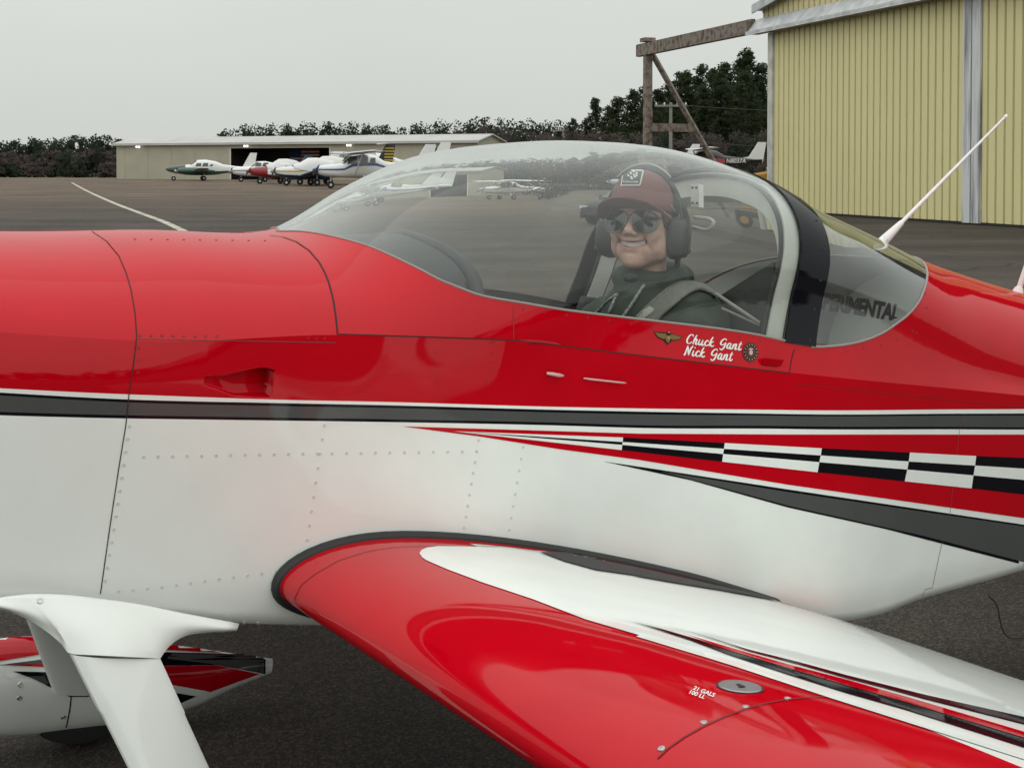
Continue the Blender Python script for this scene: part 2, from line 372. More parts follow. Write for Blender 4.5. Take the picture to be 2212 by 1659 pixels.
def bare_tree(name, label, loc, h, seed, parent_group=None, wide=0.5):
    rng = np.random.default_rng(seed); e = empty(name, loc); tr = MB(); cr = MB()
    def grow(p, d, ln, r, lev):
        q = p + d * ln
        (tr if lev < 2 else cr).tube([p, (p + q) / 2 + rng.normal(size=3) * ln * .05, q], [r, r * .8, r * .6], 5 if lev < 2 else 3, caps=False)
        if lev >= 6: return
        for _ in range(3 if lev < 4 else 2):
            nd = d + rng.normal(size=3) * wide; nd[2] = abs(nd[2]) * .8 + .15; nd /= np.linalg.norm(nd)
            grow(p + d * ln * rng.uniform(.55, 1), nd, ln * rng.uniform(.58, .85), r * .64, lev + 1)
    grow(np.zeros(3), np.array([0, 0, 1.0]), h * .26, h * .022, 0)
    tr.build('trunk', BARK, e, keep=False, recalc=False); cr.build('crown', BARE, e, keep=False, recalc=False)
    return tag(e, label, 'tree', parent_group)
def gx(x, D): return (x - CX) / FPX * D
bare_tree('bare_tree', 'wide bare deciduous tree left of the pine stand', (gx(1135, 200), 200, 0), 11.0, 3)
bare_tree('bare_tree', 'bare tree above the left end of the long beige hangar', (gx(268, 235), 235, 0), 8.6, 5, wide=0.7)
bare_tree('bare_tree', 'bare spindly tree behind the roof of the long beige hangar', (gx(440, 235), 235, 0), 8.2, 9, wide=0.3)
bare_tree('bare_tree', 'narrow bare tree between the wide bare tree and the pines', (gx(1185, 205), 205, 0), 8.6, 12)
# far woods, one unbroken mass
wd = MB(); rng = np.random.default_rng(21)
def wood_tree(x, y, h, r, kind, nc=6, per=60, size=0.25, fill=5):
    for i in range(nc):
        f = (i + .6) / nc
        cards(wd, rng, (x + rng.normal() * r * .3, y + rng.normal() * r * .3, h * (.12 + .84 * f)), (r * (1.4 - .85 * f), r * (1.4 - .85 * f), h / nc * .8), per, size, kind)
        cards(wd, rng, (x, y, h * (.08 + .74 * f)), (r * (1 - .75 * f), r * .5, h / nc * .6), fill, size * 3.2, kind)
    wd.tube([(x, y, 0), (x, y, h * .8)], [0.13, 0.05], 4, 2, caps=False)
def row(x0, x1, ytop, D, step, kindp=0.0):
    x = x0
    while x < x1:
        Dn = D + rng.uniform(-12, 14); h = EYE + (HOR - float(ytop(x)) - rng.uniform(-7, 6)) / FPX * Dn
        kd = 1 if rng.uniform() < kindp else 0
        if Dn < 140: wood_tree(gx(x, Dn), Dn, max(2.5, h), 1.5 + rng.uniform(-.3, .5), kd, 6, 150, 0.11, 10)
        else: wood_tree(gx(x, Dn), Dn, max(2.5, h), 1.9 + rng.uniform(-.3, .5), kd)
        x += step * rng.uniform(.6, 1.3)
topL = pch([-700, 0, 100, 200, 260, 330], [300, 306, 302, 298, 304, 316])
topM = pch([480, 500, 560, 700, 850, 940, 1000, 1055, 1110, 1260], [290, 278, 273, 270, 272, 268, 262, 252, 262, 268])
row(-700, 330, topL, 262, 13); row(-700, 330, lambda x: topL(x) + 26, 240, 17, 0.75); row(-700, 330, lambda x: topL(x) + 52, 236, 15, .55)
row(478, 1260, topM, 262, 13, 0.05); row(990, 1280, lambda x: topM(x) + 22, 215, 12, 0.85); row(1180, 1700, lambda x: 290 + 0 * x, 112, 26, 0.8)
# the woods go on round the airfield behind the camera
for k in range(150):
    an = R(100) + R(190) * k / 150 + rng.normal() * .01; Dn = 118 + rng.uniform(-10, 16)
    x, y = math.sin(an) * Dn, math.cos(an) * Dn
    wood_tree(x, y, rng.uniform(7.5, 11), 2.6, 1 if rng.uniform() < .2 else 0, 4, 16, 0.7)
tag(wd.build('woods', [PINE2, BARE, BARK], smooth=False, recalc=False), 'dark band of far woods along the edge of the airfield', 'woods', kind='stuff')

# ------------------------------------------------------------------ long beige hangar
BEIGE = mat('beige_metal_siding', (0.37, 0.35, 0.27), 0.6, var=0.05, vscale=0.4); ROOFM = mat('grey_metal_roof', (0.42, 0.42, 0.40), 0.5, var=0.08, vscale=0.3)
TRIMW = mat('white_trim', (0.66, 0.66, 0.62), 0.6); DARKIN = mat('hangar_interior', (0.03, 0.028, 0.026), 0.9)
LAMP = mat('lit_flood_lamp', (0.8, 0.8, 0.7), 0.4, emit=(1.0, 0.97, 0.85, 1.6))
hl = np.array([gx(252, 198), 198.0]); hr = np.array([gx(1032, 175), 175.0])
hdir = (hr - hl) / np.linalg.norm(hr - hl); hn = np.array([-hdir[1], hdir[0]]); HL = float(np.linalg.norm(hr - hl))
def hp(s, d, z): q = hl + hdir * s + hn * d; return (q[0], q[1], z)
def s_at(x):    # distance along the front wall under a picture column
    k = (x - CX) / FPX; return float((k * hl[1] - hl[0]) / (hdir[0] - k * hdir[1]))
bh = empty('long_hangar', (*hl, 0)); ZE, ZR, DEP = 5.05, 5.95, 8.0
d0, d1 = s_at(499), s_at(712); e0, e1 = s_at(918), s_at(1000)
mb = MB()
def wallbox(s0, s1, z0, z1, t=.12): mb.hexa([hp(s0, 0, z0), hp(s1, 0, z0), hp(s1, t, z0), hp(s0, t, z0), hp(s0, 0, z1), hp(s1, 0, z1), hp(s1, t, z1), hp(s0, t, z1)])
wallbox(0, d0, 0, ZE); wallbox(d1, e0, 0, ZE); wallbox(e1, HL, 0, ZE); wallbox(d0, d1, 4.35, ZE); wallbox(e0, e1, 4.2, ZE)
for s0 in (0, HL):   # gable ends
    mb.add([hp(s0, .12, 0), hp(s0, DEP, 0), hp(s0, DEP, ZE), hp(s0, DEP / 2, ZR + .1), hp(s0, .12, ZE)], [(0, 1, 2, 3, 4)])
mb.hexa([hp(0.1, DEP, 0), hp(HL - .1, DEP, 0), hp(HL - .1, DEP + .1, 0), hp(.1, DEP + .1, 0), hp(.1, DEP, ZE), hp(HL - .1, DEP, ZE), hp(HL - .1, DEP + .1, ZE), hp(.1, DEP + .1, ZE)])
mb.build('wall', BEIGE, bh, smooth=False)
mb = MB(); mb.hexa([hp(-.4, -.5, ZE - .05), hp(HL + .4, -.5, ZE - .05), hp(HL + .4, DEP / 2, ZR), hp(-.4, DEP / 2, ZR), hp(-.4, -.5, ZE + .1), hp(HL + .4, -.5, ZE + .1), hp(HL + .4, DEP / 2, ZR + .15), hp(-.4, DEP / 2, ZR + .15)])
mb.hexa([hp(-.4, DEP / 2, ZR), hp(HL + .4, DEP / 2, ZR), hp(HL + .4, DEP + .5, ZE - .05), hp(-.4, DEP + .5, ZE - .05), hp(-.4, DEP / 2, ZR + .15), hp(HL + .4, DEP / 2, ZR + .15), hp(HL + .4, DEP + .5, ZE + .1), hp(-.4, DEP + .5, ZE + .1)])
rf = mb.build('roof', ROOFM, bh, smooth=False)
mb = MB(); mb.hexa([hp(-.42, -.56, ZE - .22), hp(HL + .42, -.56, ZE - .22), hp(HL + .42, -.502, ZE - .22), hp(-.42, -.502, ZE - .22), hp(-.42, -.56, ZE + .1), hp(HL + .42, -.56, ZE + .1), hp(HL + .42, -.502, ZE + .1), hp(-.42, -.502, ZE + .1)])
mb.build('fascia', ROOFM, rf, smooth=False)
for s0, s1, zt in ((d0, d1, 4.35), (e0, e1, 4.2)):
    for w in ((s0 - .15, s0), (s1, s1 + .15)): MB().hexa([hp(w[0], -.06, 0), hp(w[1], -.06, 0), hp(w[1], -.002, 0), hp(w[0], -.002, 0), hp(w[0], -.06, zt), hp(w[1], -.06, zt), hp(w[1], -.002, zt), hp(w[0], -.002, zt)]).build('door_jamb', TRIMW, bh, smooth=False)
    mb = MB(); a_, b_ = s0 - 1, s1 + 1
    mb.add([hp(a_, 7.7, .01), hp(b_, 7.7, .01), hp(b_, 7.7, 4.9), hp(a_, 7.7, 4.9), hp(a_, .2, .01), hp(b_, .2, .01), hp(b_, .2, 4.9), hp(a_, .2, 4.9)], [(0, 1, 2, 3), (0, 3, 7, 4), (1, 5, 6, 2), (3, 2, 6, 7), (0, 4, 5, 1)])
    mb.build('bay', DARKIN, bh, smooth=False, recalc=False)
for k in range(14):
    s0 = 1.5 + k * 4.1
    if d0 - .4 < s0 < d1 + .4 or e0 - .4 < s0 < e1 + .4: continue
    MB().hexa([hp(s0, -.03, .05), hp(s0 + .06, -.03, .05), hp(s0 + .06, -.002, .05), hp(s0, -.002, .05), hp(s0, -.03, 4.8), hp(s0 + .06, -.03, 4.8), hp(s0 + .06, -.002, 4.8), hp(s0, -.002, 4.8)]).build('siding_joint', BEIGE, bh, smooth=False)
for x in (302, 535, 757):
    s0 = s_at(x); c = hp(s0, -.3, 4.66); e = MB(); e.tube([hp(s0, -.02, 4.7), c], .05, 6); e.build('lamp_bracket', STEEL, bh)
    for q in (-.22, .22):
        c = hp(s0 + q, -.42, 4.62); MB().lathe([(.02, .2), (.12, .16), (.17, 0), (.0, -.01)], c, (hn[0] * .9, hn[1] * .9, .45), 12).build('flood_lamp', LAMP, bh)
tag(bh, 'long beige metal hangar with an open dark bay across the apron', 'hangar')
# things inside the open bay
fl = empty('hanging_flag', hp(s_at(592), 6.0, 2.1)); FR = mat('flag_red', (0.22, 0.02, 0.03), 0.9); FW = mat('flag_white', (0.42, 0.40, 0.38), 0.9); FB = mat('flag_blue', (0.02, 0.03, 0.10), 0.9)
def fq(s0, s1, z0, z1, d): return MB().hexa([hp(s0, d, z0), hp(s1, d, z0), hp(s1, d + .02, z0), hp(s0, d + .02, z0), hp(s0, d, z1), hp(s1, d, z1), hp(s1, d + .02, z1), hp(s0, d + .02, z1)])
sa, sb = s_at(575), s_at(640)
for k in range(9): fq(sa, sb, 2.1 + k * .24, 2.1 + (k + 1) * .24 - .01, 6.0).build('stripe', FR if k % 2 == 0 else FW, fl, smooth=False)
fq(sa - .02, sa + (sb - sa) * .4, 3.1, 4.27, 5.96).build('canton', FB, fl, smooth=False)
tag(fl, 'large striped flag hanging inside the dark hangar bay', 'flag')
for x, w, z, c, lb in ((522, 1.6, 2.2, (0.16, .15, .14), 'grey cabinet at the left inside of the hangar bay'), (655, 1.1, 2.6, (0.22, .21, .2), 'pale locker standing right of the flag in the hangar bay'), (700, 1.4, 1.9, (.12, .12, .13), 'dark cabinet at the right inside of the hangar bay')):
    q = s_at(x); o = empty('cabinet', hp(q, 6.6, 0)); cm = mat('cabinet_paint', c, 0.6)
    MB().hexa([hp(q - w / 2, 6.4, .01), hp(q + w / 2, 6.4, .01), hp(q + w / 2, 7.1, .01), hp(q - w / 2, 7.1, .01), hp(q - w / 2, 6.4, z), hp(q + w / 2, 6.4, z), hp(q + w / 2, 7.1, z), hp(q - w / 2, 7.1, z)]).build('body', cm, o, smooth=False)
    for sg in (-1, 1): MB().hexa([hp(q + sg * w / 4 - w * .22, 6.36, .1), hp(q + sg * w / 4 + w * .22, 6.36, .1), hp(q + sg * w / 4 + w * .22, 6.395, .1), hp(q + sg * w / 4 - w * .22, 6.395, .1), hp(q + sg * w / 4 - w * .22, 6.36, z - .1), hp(q + sg * w / 4 + w * .22, 6.36, z - .1), hp(q + sg * w / 4 + w * .22, 6.395, z - .1), hp(q + sg * w / 4 - w * .22, 6.395, z - .1)]).build('door', cm, o, smooth=False)
    tag(o, lb, 'cabinet')

# ------------------------------------------------------------------ yellow hangar on the right, its door track and timber outrigger
YEL = mat('pale_yellow_siding', (0.69, 0.635, 0.335), 0.55, var=0.02, vscale=0.35)
GALV = mat('galvanised_steel', (0.42, 0.44, 0.45), 0.45, metal=0.3, col2=(0.62, 0.64, 0.65), vscale=2.2, bump=0.2, bscale=40)
def stain_mat():
    m = bpy.data.materials.new('stained_galvanised_steel'); m.use_nodes = True; nt = m.node_tree; n, l = nt.nodes, nt.links; b = n['Principled BSDF']; b.inputs['Roughness'].default_value = 0.55
    g = n.new('ShaderNodeNewGeometry'); mp = n.new('ShaderNodeMapping'); mp.inputs['Scale'].default_value = (5, 5, 0.35); l.new(g.outputs['Position'], mp.inputs['Vector'])
    no = n.new('ShaderNodeTexNoise'); no.inputs['Scale'].default_value = 1.0; no.inputs['Detail'].default_value = 8; l.new(mp.outputs[0], no.inputs['Vector'])
    r = n.new('ShaderNodeValToRGB'); l.new(no.outputs['Fac'], r.inputs[0]); e = r.color_ramp.elements; e[0].position = 0.33; e[0].color = (.14, .16, .18, 1); e[1].position = 0.55; e[1].color = (.60, .62, .62, 1); l.new(r.outputs[0], b.inputs['Base Color']); return m
STAIN = stain_mat()
wd_dir = np.array([-0.3104, 1.0]); wd_dir /= np.linalg.norm(wd_dir); wn_ = np.array([-wd_dir[1], wd_dir[0]])   # along the wall (away), outward normal
WB = ground(2212, 493)[:2]
def yp(t, d, z): q = WB + wd_dir * t + wn_ * d; return (q[0], q[1], z)
def t_at(x): k = (x - CX) / FPX; return float((k * WB[1] - WB[0]) / (wd_dir[0] - k * wd_dir[1]))
tc_ = t_at(1664); tsL, tsR = t_at(2084), t_at(2121); TN = -11.0; ZT = 6.62
yh = empty('yellow_hangar', yp(tc_, 0, 0))
def corr(t0, t1, z0, z1, d=0.0, pitch=0.372):
    "ribbed steel sheet: a recessed groove in place of a rib at every pitch"
    mb = MB(); cols = []; t = t0
    while t < t1 - 1e-6:
        for dt, h in ((0, 0), (pitch * .68, 0), (pitch * .71, -.085), (pitch * .90, -.085), (pitch * .93, 0)):  # ribs inverted and deepened so their lines shade darker
            if t + dt <= t1: cols.append((t + dt, h))
        t += pitch
    cols.append((t1, 0)); mb.grid(np.array([[yp(a, d + h, z0), yp(a, d + h, z1)] for a, h in cols])); return mb
def ybox(t0, t1, d0_, d1_, z0, z1, z0b=None, z1b=None):
    return MB().hexa([yp(t0, d0_, z0), yp(t1, d0_, z0 if z0b is None else z0b), yp(t1, d1_, z0 if z0b is None else z0b), yp(t0, d1_, z0), yp(t0, d0_, z1), yp(t1, d0_, z1 if z1b is None else z1b), yp(t1, d1_, z1 if z1b is None else z1b), yp(t0, d1_, z1)])
for t0, t1 in ((tsL + .02, tc_ - .3), (TN, tsR - .02)):
    dl_ = corr(t0, t1, .08, ZT, .02).build('sliding_door', YEL, yh, smooth=False, recalc=False)
    ybox(t0, t1, -.14, -.10, .03, ZT).build('door_frame', DARKIN, dl_, smooth=False)
    ybox(t0, t1, .0, .03, .012, .078).build('bottom_seal', RUBBER, dl_, smooth=False)
tm = (tsL + tsR) / 2
for t0, t1 in ((tsR, tm - .035), (tm + .035, tsL)): ybox(t0, t1, .02, .10, .05, ZT).build('door_edge_trim', STAIN, yh, smooth=False)
ybox(tm - .03, tm + .03, .0, .03, .05, ZT).build('door_gap_seal', RUBBER, yh, smooth=False)
ybox(tc_ - .3, tc_ - .02, .0, .11, .03, ZT).build('corner_trim', GALV, yh, smooth=False)
ybox(tc_ - .02, tc_ + .16, -.06, .05, .03, ZT).build('corner_board', YEL, yh, smooth=False)
hd = ybox(TN, tc_ + 1.0, .02, .55, ZT + .02, ZT + .12).build('track_hood', GALV, yh, smooth=False)
MB().hexa([yp(TN, .55, ZT - .02), yp(tc_ + 1.0, .55, ZT - .02), yp(tc_ + 1.0, .57, ZT - .02), yp(TN, .57, ZT - .02), yp(TN, .06, ZT + .60), yp(tc_ + 1.0, .06, ZT + .60), yp(tc_ + 1.0, .08, ZT + .60), yp(TN, .08, ZT + .60)]).build('track_flashing', GALV, yh, smooth=False)
gs = 0.0     # gable cladding above the track, rising to the right
mb = MB(); cols = []; t = TN
while t < tc_ + .6:
    for dt, h in ((0, 0), (.253, 0), (.264, -.085), (.335, -.085), (.346, 0)):  # same inverted ribs, grooves deepened for darker shading
        zt = 7.55 + (tc_ + .8 - (t + dt)) * .16; cols.append((yp(t + dt, h, ZT + .5), yp(t + dt, h, zt)))
    t += .372
mb.grid(np.array(cols)).build('gable_cladding', YEL, yh, smooth=False, recalc=False)
za, zb = 7.55 + (tc_ + .8 - TN) * .16, 7.55
ybox(TN, tc_ + .9, -.1, .35, za, za + .16, zb - .02, zb + .14).build('gable_trim', GALV, yh, smooth=False)
ybox(TN, tc_ + .8, .34, .40, za - .12, za + .2, zb - .14, zb + .18).build('gable_fascia', GALV, yh, smooth=False)
MB().hexa([yp(tc_ + .02, -.1, 0), yp(tc_ + .1, -.1, 0), yp(tc_ + .1, -22, 0), yp(tc_ + .02, -22, 0), yp(tc_ + .02, -.1, 7.4), yp(tc_ + .1, -.1, 7.4), yp(tc_ + .1, -22, 7.4), yp(tc_ + .02, -22, 7.4)]).build('side_wall', YEL, yh, smooth=False)
MB().hexa([yp(TN, -.1, za - .1), yp(tc_ + .9, -.1, zb - .1), yp(tc_ + .9, -22, zb - .1), yp(TN, -22, za - .1), yp(TN, -.1, za + .1), yp(tc_ + .9, -.1, zb + .1), yp(tc_ + .9, -22, zb + .1), yp(TN, -22, za + .1)]).build('roof', GALV, yh, smooth=False)
tag(yh, 'tall pale yellow ribbed metal hangar with galvanised door track', 'hangar')
def wood_mat():
    m = bpy.data.materials.new('peeling_timber'); m.use_nodes = True; nt = m.node_tree; n, l = nt.nodes, nt.links; b = n['Principled BSDF']; b.inputs['Roughness'].default_value = 0.9
    g = n.new('ShaderNodeNewGeometry'); no = n.new('ShaderNodeTexNoise'); no.inputs['Scale'].default_value = 4.5; no.inputs['Detail'].default_value = 8; l.new(g.outputs['Position'], no.inputs['Vector'])
    r = n.new('ShaderNodeValToRGB'); l.new(no.outputs['Fac'], r.inputs[0]); e = r.color_ramp.elements; e[0].position = .36; e[0].color = (.095, .06, .048, 1); e[1].position = .56; e[1].color = (.22, .195, .165, 1); l.new(r.outputs[0], b.inputs['Base Color']); return m
TIMBER = wood_mat()
tp = t_at(1412); ga = empty('timber_outrigger', yp(tp, .3, 0)); ZG = 7.0
ybox(tp - .16, tp + .16, .14, .46, 0, ZG).build('post', TIMBER, ga, smooth=False)
ybox(tc_ + 1.02, tp + 1.3, .12, .30, ZT + .06, ZT + .62).build('track_beam', TIMBER, ga, smooth=False)
ybox(tc_ + 1.0, tp + .9, .32, .50, ZT + .04, ZT + .55).build('track_beam', TIMBER, ga, smooth=False)
ybox(tp - .3, tp + .3, .05, .56, ZT + .63, ZT + .8).build('post_cap', TIMBER, ga, smooth=False)
MB().tube([yp(tp - .05, .1, ZG - .3), yp(tp - .05, -4.0, 0.2)], .14, 4).build('brace', TIMBER, ga, smooth=False)
ybox(tp - .1, tp + .08, -1.9, .13, 3.25, 3.62).build('cross_tie', TIMBER, ga, smooth=False)
tag(ga, 'weathered timber post frame carrying the hangar door track', 'post frame')

# utility poles and wires
POLE = mat('weathered_pole', (0.22, 0.21, 0.19), 0.9, var=.15, vscale=2)
def pole(x, ytop, D, label, arm=1.2):
    p = atY(x, ytop, D); e = empty('utility_pole', (p[0], D, 0)); h = p[2]
    MB().tube([(p[0], D, 0), (p[0], D, h)], [.15, .11], 8).build('shaft', POLE, e)
    MB().box((p[0], D - .15, h - .25), (arm * 2, .12, .14)).build('crossarm', POLE, e, smooth=False)
    for q in (-.9, -.4, .4, .9): MB().lathe([(.05, 0), (.07, .08), (.03, .18)], (p[0] + q * arm, D - .15, h - .18), (0, 0, 1), 8).build('insulator', TRIMW, e)
    return tag(e, label, 'utility pole'), p
_, pA = pole(1449, 222, 100, 'grey utility pole with crossarm in front of the pines')
_, pB = pole(1218, 278, 150, 'distant utility pole just above the canopy left of the pines', 1.5)
WIRE = mat('wire', (.03, .03, .03), .6)
for k, (zq, lb) in enumerate(((0.0, 'highest power line crossing in front of the pines'), (-2.6, 'middle power line crossing in front of the pines'), (-5.0, 'lowest power line crossing in front of the pines'))):
    a0 = np.array([pA[0], 100.1 + k * .05, pA[2] - .12 + zq]); b0 = np.array([32.0, 92, pA[2] - .5 + zq]); pt = [a0 + (b0 - a0) * t + np.array([0, 0, -.5 * 4 * t * (1 - t)]) for t in np.linspace(0, 1, 12)]
    tag(MB().tube(pt, .02, 4).build('power_line', WIRE), lb, 'power line', 'power lines by the pines')
# ------------------------------------------------------------------ parked light airplanes
_pm = {}
def pmat(c, rough=0.35):
    k = (c, rough)
    if k not in _pm: _pm[k] = mat('aircraft_paint', c, rough, coat=0.5, coat_rough=0.1)
    return _pm[k]
WNDW = mat('dark_aircraft_window', (0.03, 0.045, 0.045), 0.08, coat=1.0); GREENW = mat('green_tinted_windscreen', (0.10, 0.17, 0.14), 0.08, coat=1.0)
AWHITE = (0.72, 0.74, 0.73)
STN = {'high': [(2.62, .16, 1.08, 1.36), (2.5, .33, .92, 1.48), (2.1, .44, .80, 1.56), (1.4, .5, .72, 1.62), (.95, .54, .70, 1.68), (.35, .56, .68, 2.2), (-.4, .56, .68, 2.3), (-1.2, .50, .74, 2.22), (-1.9, .38, .86, 1.80), (-3.4, .22, 1.02, 1.60), (-5.2, .07, 1.2, 1.45)],
       'low': [(2.6, .15, .95, 1.2), (2.48, .34, .78, 1.32), (2.0, .48, .64, 1.42), (1.2, .55, .55, 1.48), (.75, .57, .52, 1.52), (.1, .57, .50, 1.98), (-.6, .56, .50, 2.0), (-1.3, .50, .54, 1.86), (-2.0, .38, .62, 1.55), (-3.4, .22, .80, 1.35), (-4.9, .07, 1.0, 1.22)],
       'twin': [(3.5, .05, 1.15, 1.28), (3.2, .28, .95, 1.42), (2.4, .46, .78, 1.58), (1.5, .58, .62, 1.66), (.95, .60, .58, 1.72), (.3, .60, .56, 2.18), (-.6, .60, .56, 2.22), (-1.6, .54, .62, 2.05), (-2.4, .42, .75, 1.72), (-3.8, .25, .95, 1.52), (-5.6, .08, 1.2, 1.42)]}
def wing_mb(root, tip, cr, ct, th, sweep=0.0):
    root, tip = np.array(root, float), np.array(tip, float); P = []
    for f in (0, .5, .9, 1.0):
        c = (cr + (ct - cr) * f) * (1 if f < 1 else .7); p = root + (tip - root) * f; tk = th * (1 - .35 * f) * (1 if f < 1 else .3)
        P.append([p + np.array([c * (.3 - x) - sweep * f, 0, z * tk]) for x, z in ((0, 0), (.06, .32), (.3, .55), (.65, .34), (1, 0.02), (.65, -.22), (.3, -.4), (.06, -.25))])
    m = MB().grid(np.array(P), close=True); n = 8; k = len(m.V); m.F += [tuple(range(n)), tuple(range(k - n, k))]; m.M += [0, 0]; return m
def light_plane(kind, label, loc, rz, base=AWHITE, belly=None, stripe=None, nose=None, fin_c=None, wing_c=None, group='airplanes parked on the apron', scale=1.0, spin_c=(.5, .5, .5), ttail=False, cover=None, text=None, retract=False):
    e = empty('light_airplane', loc, R(rz)); e.scale = (scale,) * 3; high = kind == 'high'
    b = lambda mb, n, m, p=e, **k: mb.build(n, m, p, keep=False, **k)
    st = STN[kind]; N = 36; mb = MB(); P = []
    for x, hw, z0, z1 in st:
        ring = []
        for q in range(N):
            an = 2 * math.pi * q / N; c, s = math.cos(an), math.sin(an); ex = 0.72
            ring.append((x, hw * math.copysign(abs(c) ** ex, c), (z0 + z1) / 2 + (z1 - z0) / 2 * math.copysign(abs(s) ** ex, s)))
        P.append(ring)
    mb.grid(np.array(P), close=True); k = len(mb.V)
    mb.F += [tuple(range(N)), tuple(range(k - N, k))]; mb.M += [0, 0]
    mats = [pmat(base), pmat(belly or base), pmat(stripe or base), pmat(nose or base)]
    for i in range(len(st) - 1):
        for q in range(N):
            lowr = 20 <= q <= 33 ; mid = q in (0, 17)
            if nose and i < 3: mb.M[i * N + q] = 3
            elif lowr and belly: mb.M[i * N + q] = 1
            elif mid and stripe: mb.M[i * N + q] = 2
    fu = b(mb, 'fuselage', mats, sharp=50)
    zc = 2.28 if high else (0.72 if kind == 'low' else 0.85); wx = 0.2; half = 5.3 if high else 4.8
    if kind == 'twin': half = 5.5
    for sg in (1, -1):
        b(wing_mb((wx + .25, sg * (.3 if high else .45), zc), (wx, sg * half, zc + (.14 if high else .48)), 1.65, 1.15, .24), 'wing', pmat(wing_c or base))
        if high: b(MB().tube([(.3, sg * .56, .85), (.25, sg * 2.5, zc - .02)], .05, 6), 'wing_strut', pmat(base))
        b(wing_mb((st[-1][0] + .75, sg * .06, 3.0 if ttail else (1.42 if high else 1.2)), (st[-1][0] + .5, sg * 1.65, 3.03 if ttail else (1.45 if high else 1.25)), 1.05, .7, .10), 'stabiliser', pmat(base))
        for xs0, xs1, z0, z1 in (((.78, .12, 1.62, 2.1), (.04, -.62, 1.55, 2.1), (-.7, -1.15, 1.62, 2.02)) if high else ((.5, -.1, 1.5, 1.85), (-.18, -.8, 1.5, 1.86), (-.88, -1.3, 1.52, 1.74))):
            if cover: continue
            hw = np.interp((xs0 + xs1) / 2, [s[0] for s in st[::-1]], [s[1] for s in st[::-1]]); y0, y1 = sg * (hw + .012), sg * (hw * .93 + .012)
            b(MB().add([(xs0, y0, z0), (xs1, y0, z0), (xs1 - .02, y1, z1), (xs0 - .16, y1, z1)], [(0, 1, 2, 3) if sg > 0 else (3, 2, 1, 0)]), 'window', WNDW, fu, smooth=False, recalc=False)
    if not cover:
        w0, w1 = (.98, 1.7), (.37, 2.19)
        if kind == 'low': w0, w1 = (.78, 1.54), (.12, 1.97)
        if kind == 'twin': w0, w1 = (.98, 1.74), (.33, 2.17)
        b(MB().add([(w0[0] + .02, -.5, w0[1] + .01), (w0[0] + .02, .5, w0[1] + .01), (w1[0] + .03, .44, w1[1] + .02), (w1[0] + .03, -.44, w1[1] + .02)], [(0, 1, 2, 3)]), 'windscreen', GREENW, fu, smooth=False, recalc=False)
    else:
        cv = MB(); PP = []
        for x, hw, z0, z1 in [(1.25, .5, 1.35, 1.56), (.7, .6, 1.2, 1.72), (.1, .62, 1.1, 2.08), (-.6, .61, 1.1, 2.1), (-1.4, .55, 1.1, 1.95), (-1.9, .45, 1.15, 1.66)]:
            PP.append([(x, (hw + .02) * math.cos(q), z0 + (z1 + .03 - z0) * math.sin(q)) for q in np.linspace(0, math.pi, 9)])
        cv.grid(np.array(PP)); b(cv, 'canopy_cover', mat('canvas_cover', cover, .9, bump=.4, bscale=6, bdist=.03))
    zt = 2.95 if (high or kind == 'twin') else 2.55
    if ttail: zt = 3.02
    fx = st[-1][0]; f = MB(); prof = [(fx + 1.9, 1.55 if high else 1.35), (fx + 1.15, 1.72 if high else 1.5), (fx + .35, zt), (fx - .35, zt), (fx - .05, 1.2)]
    f.add([(x, -.05, z) for x, z in prof] + [(x, .05, z) for x, z in prof], [(0, 1, 2, 3, 4), (9, 8, 7, 6, 5)] + [(i, i + 5, (i + 1) % 5 + 5, (i + 1) % 5) for i in range(5)])
    fo = b(f, 'fin', pmat(fin_c or base), smooth=False)
    if ttail:
        for q in range(6): MB().box((fx + .1 - .0, 0, 1.6 + q * .22), (.78 - .02 * q, .14, .1)).build('tail_stripe', pmat((.55, .38, .02)), fo, smooth=False, keep=False)
    sx = st[0][0]; zs = (st[0][2] + st[0][3]) / 2
    props = [(sx, 0, zs)]
    if kind == 'twin':
        props = []
        for sg in (1, -1):
            nc = MB(); nc.grid(np.array([[(x, sg * 1.75 + r * math.cos(q), 1.05 + r * .85 * math.sin(q)) for q in np.linspace(0, 2 * math.pi, 14, endpoint=False)] for x, r in ((2.35, .12), (2.2, .33), (1.5, .42), (.4, .40), (-.8, .22), (-1.4, .05))]), close=True)
            b(nc, 'nacelle', [pmat(nose or base)]); props.append((2.35, sg * 1.75, 1.05))
    for px_, py_, pz_ in props:
        sp = b(MB().lathe([(.02, .36), (.1, .28), (.16, .12), (.18, 0)], (px_, py_, pz_), (1, 0, 0), 12), 'spinner', pmat(spin_c))
        for an in (R(20), R(200)):
            d = np.array([0, math.cos(an), math.sin(an)]); pp = np.array([px_ + .1, py_, pz_])
            MB().tube([pp, pp + d * .5, pp + d * .93], [.05, .075, .035], 6).build('propeller_blade', pmat((.06, .06, .065)), sp, keep=False)
    wheels = [(1.75 if kind != 'twin' else 2.7, 0, .24), (-.35, 1.2, .26), (-.35, -1.2, .26)]
    for x, y, r in wheels:
        zt_ = 0.9 if kind != 'high' else .85
        b(MB().tube([(x - .02, y * (.42 if high else .9), zt_), (x, y * .97, r)], [.05, .035], 6), 'gear_leg', pmat(base))
        w = b(MB().lathe([(.03, -.06), (r * .72, -.075), (r, -.04), (r, .04), (r * .72, .075), (.03, .06)], (x, y, r), (0, 1, 0), 16), 'wheel', TYRE)
        MB().lathe([(.01, -.085), (.09, -.08), (.1, -.06), (.1, .06), (.09, .08), (.01, .085)], (x, y, r), (0, 1, 0), 10).build('hub', pmat((.6, .6, .6)), w, keep=False)
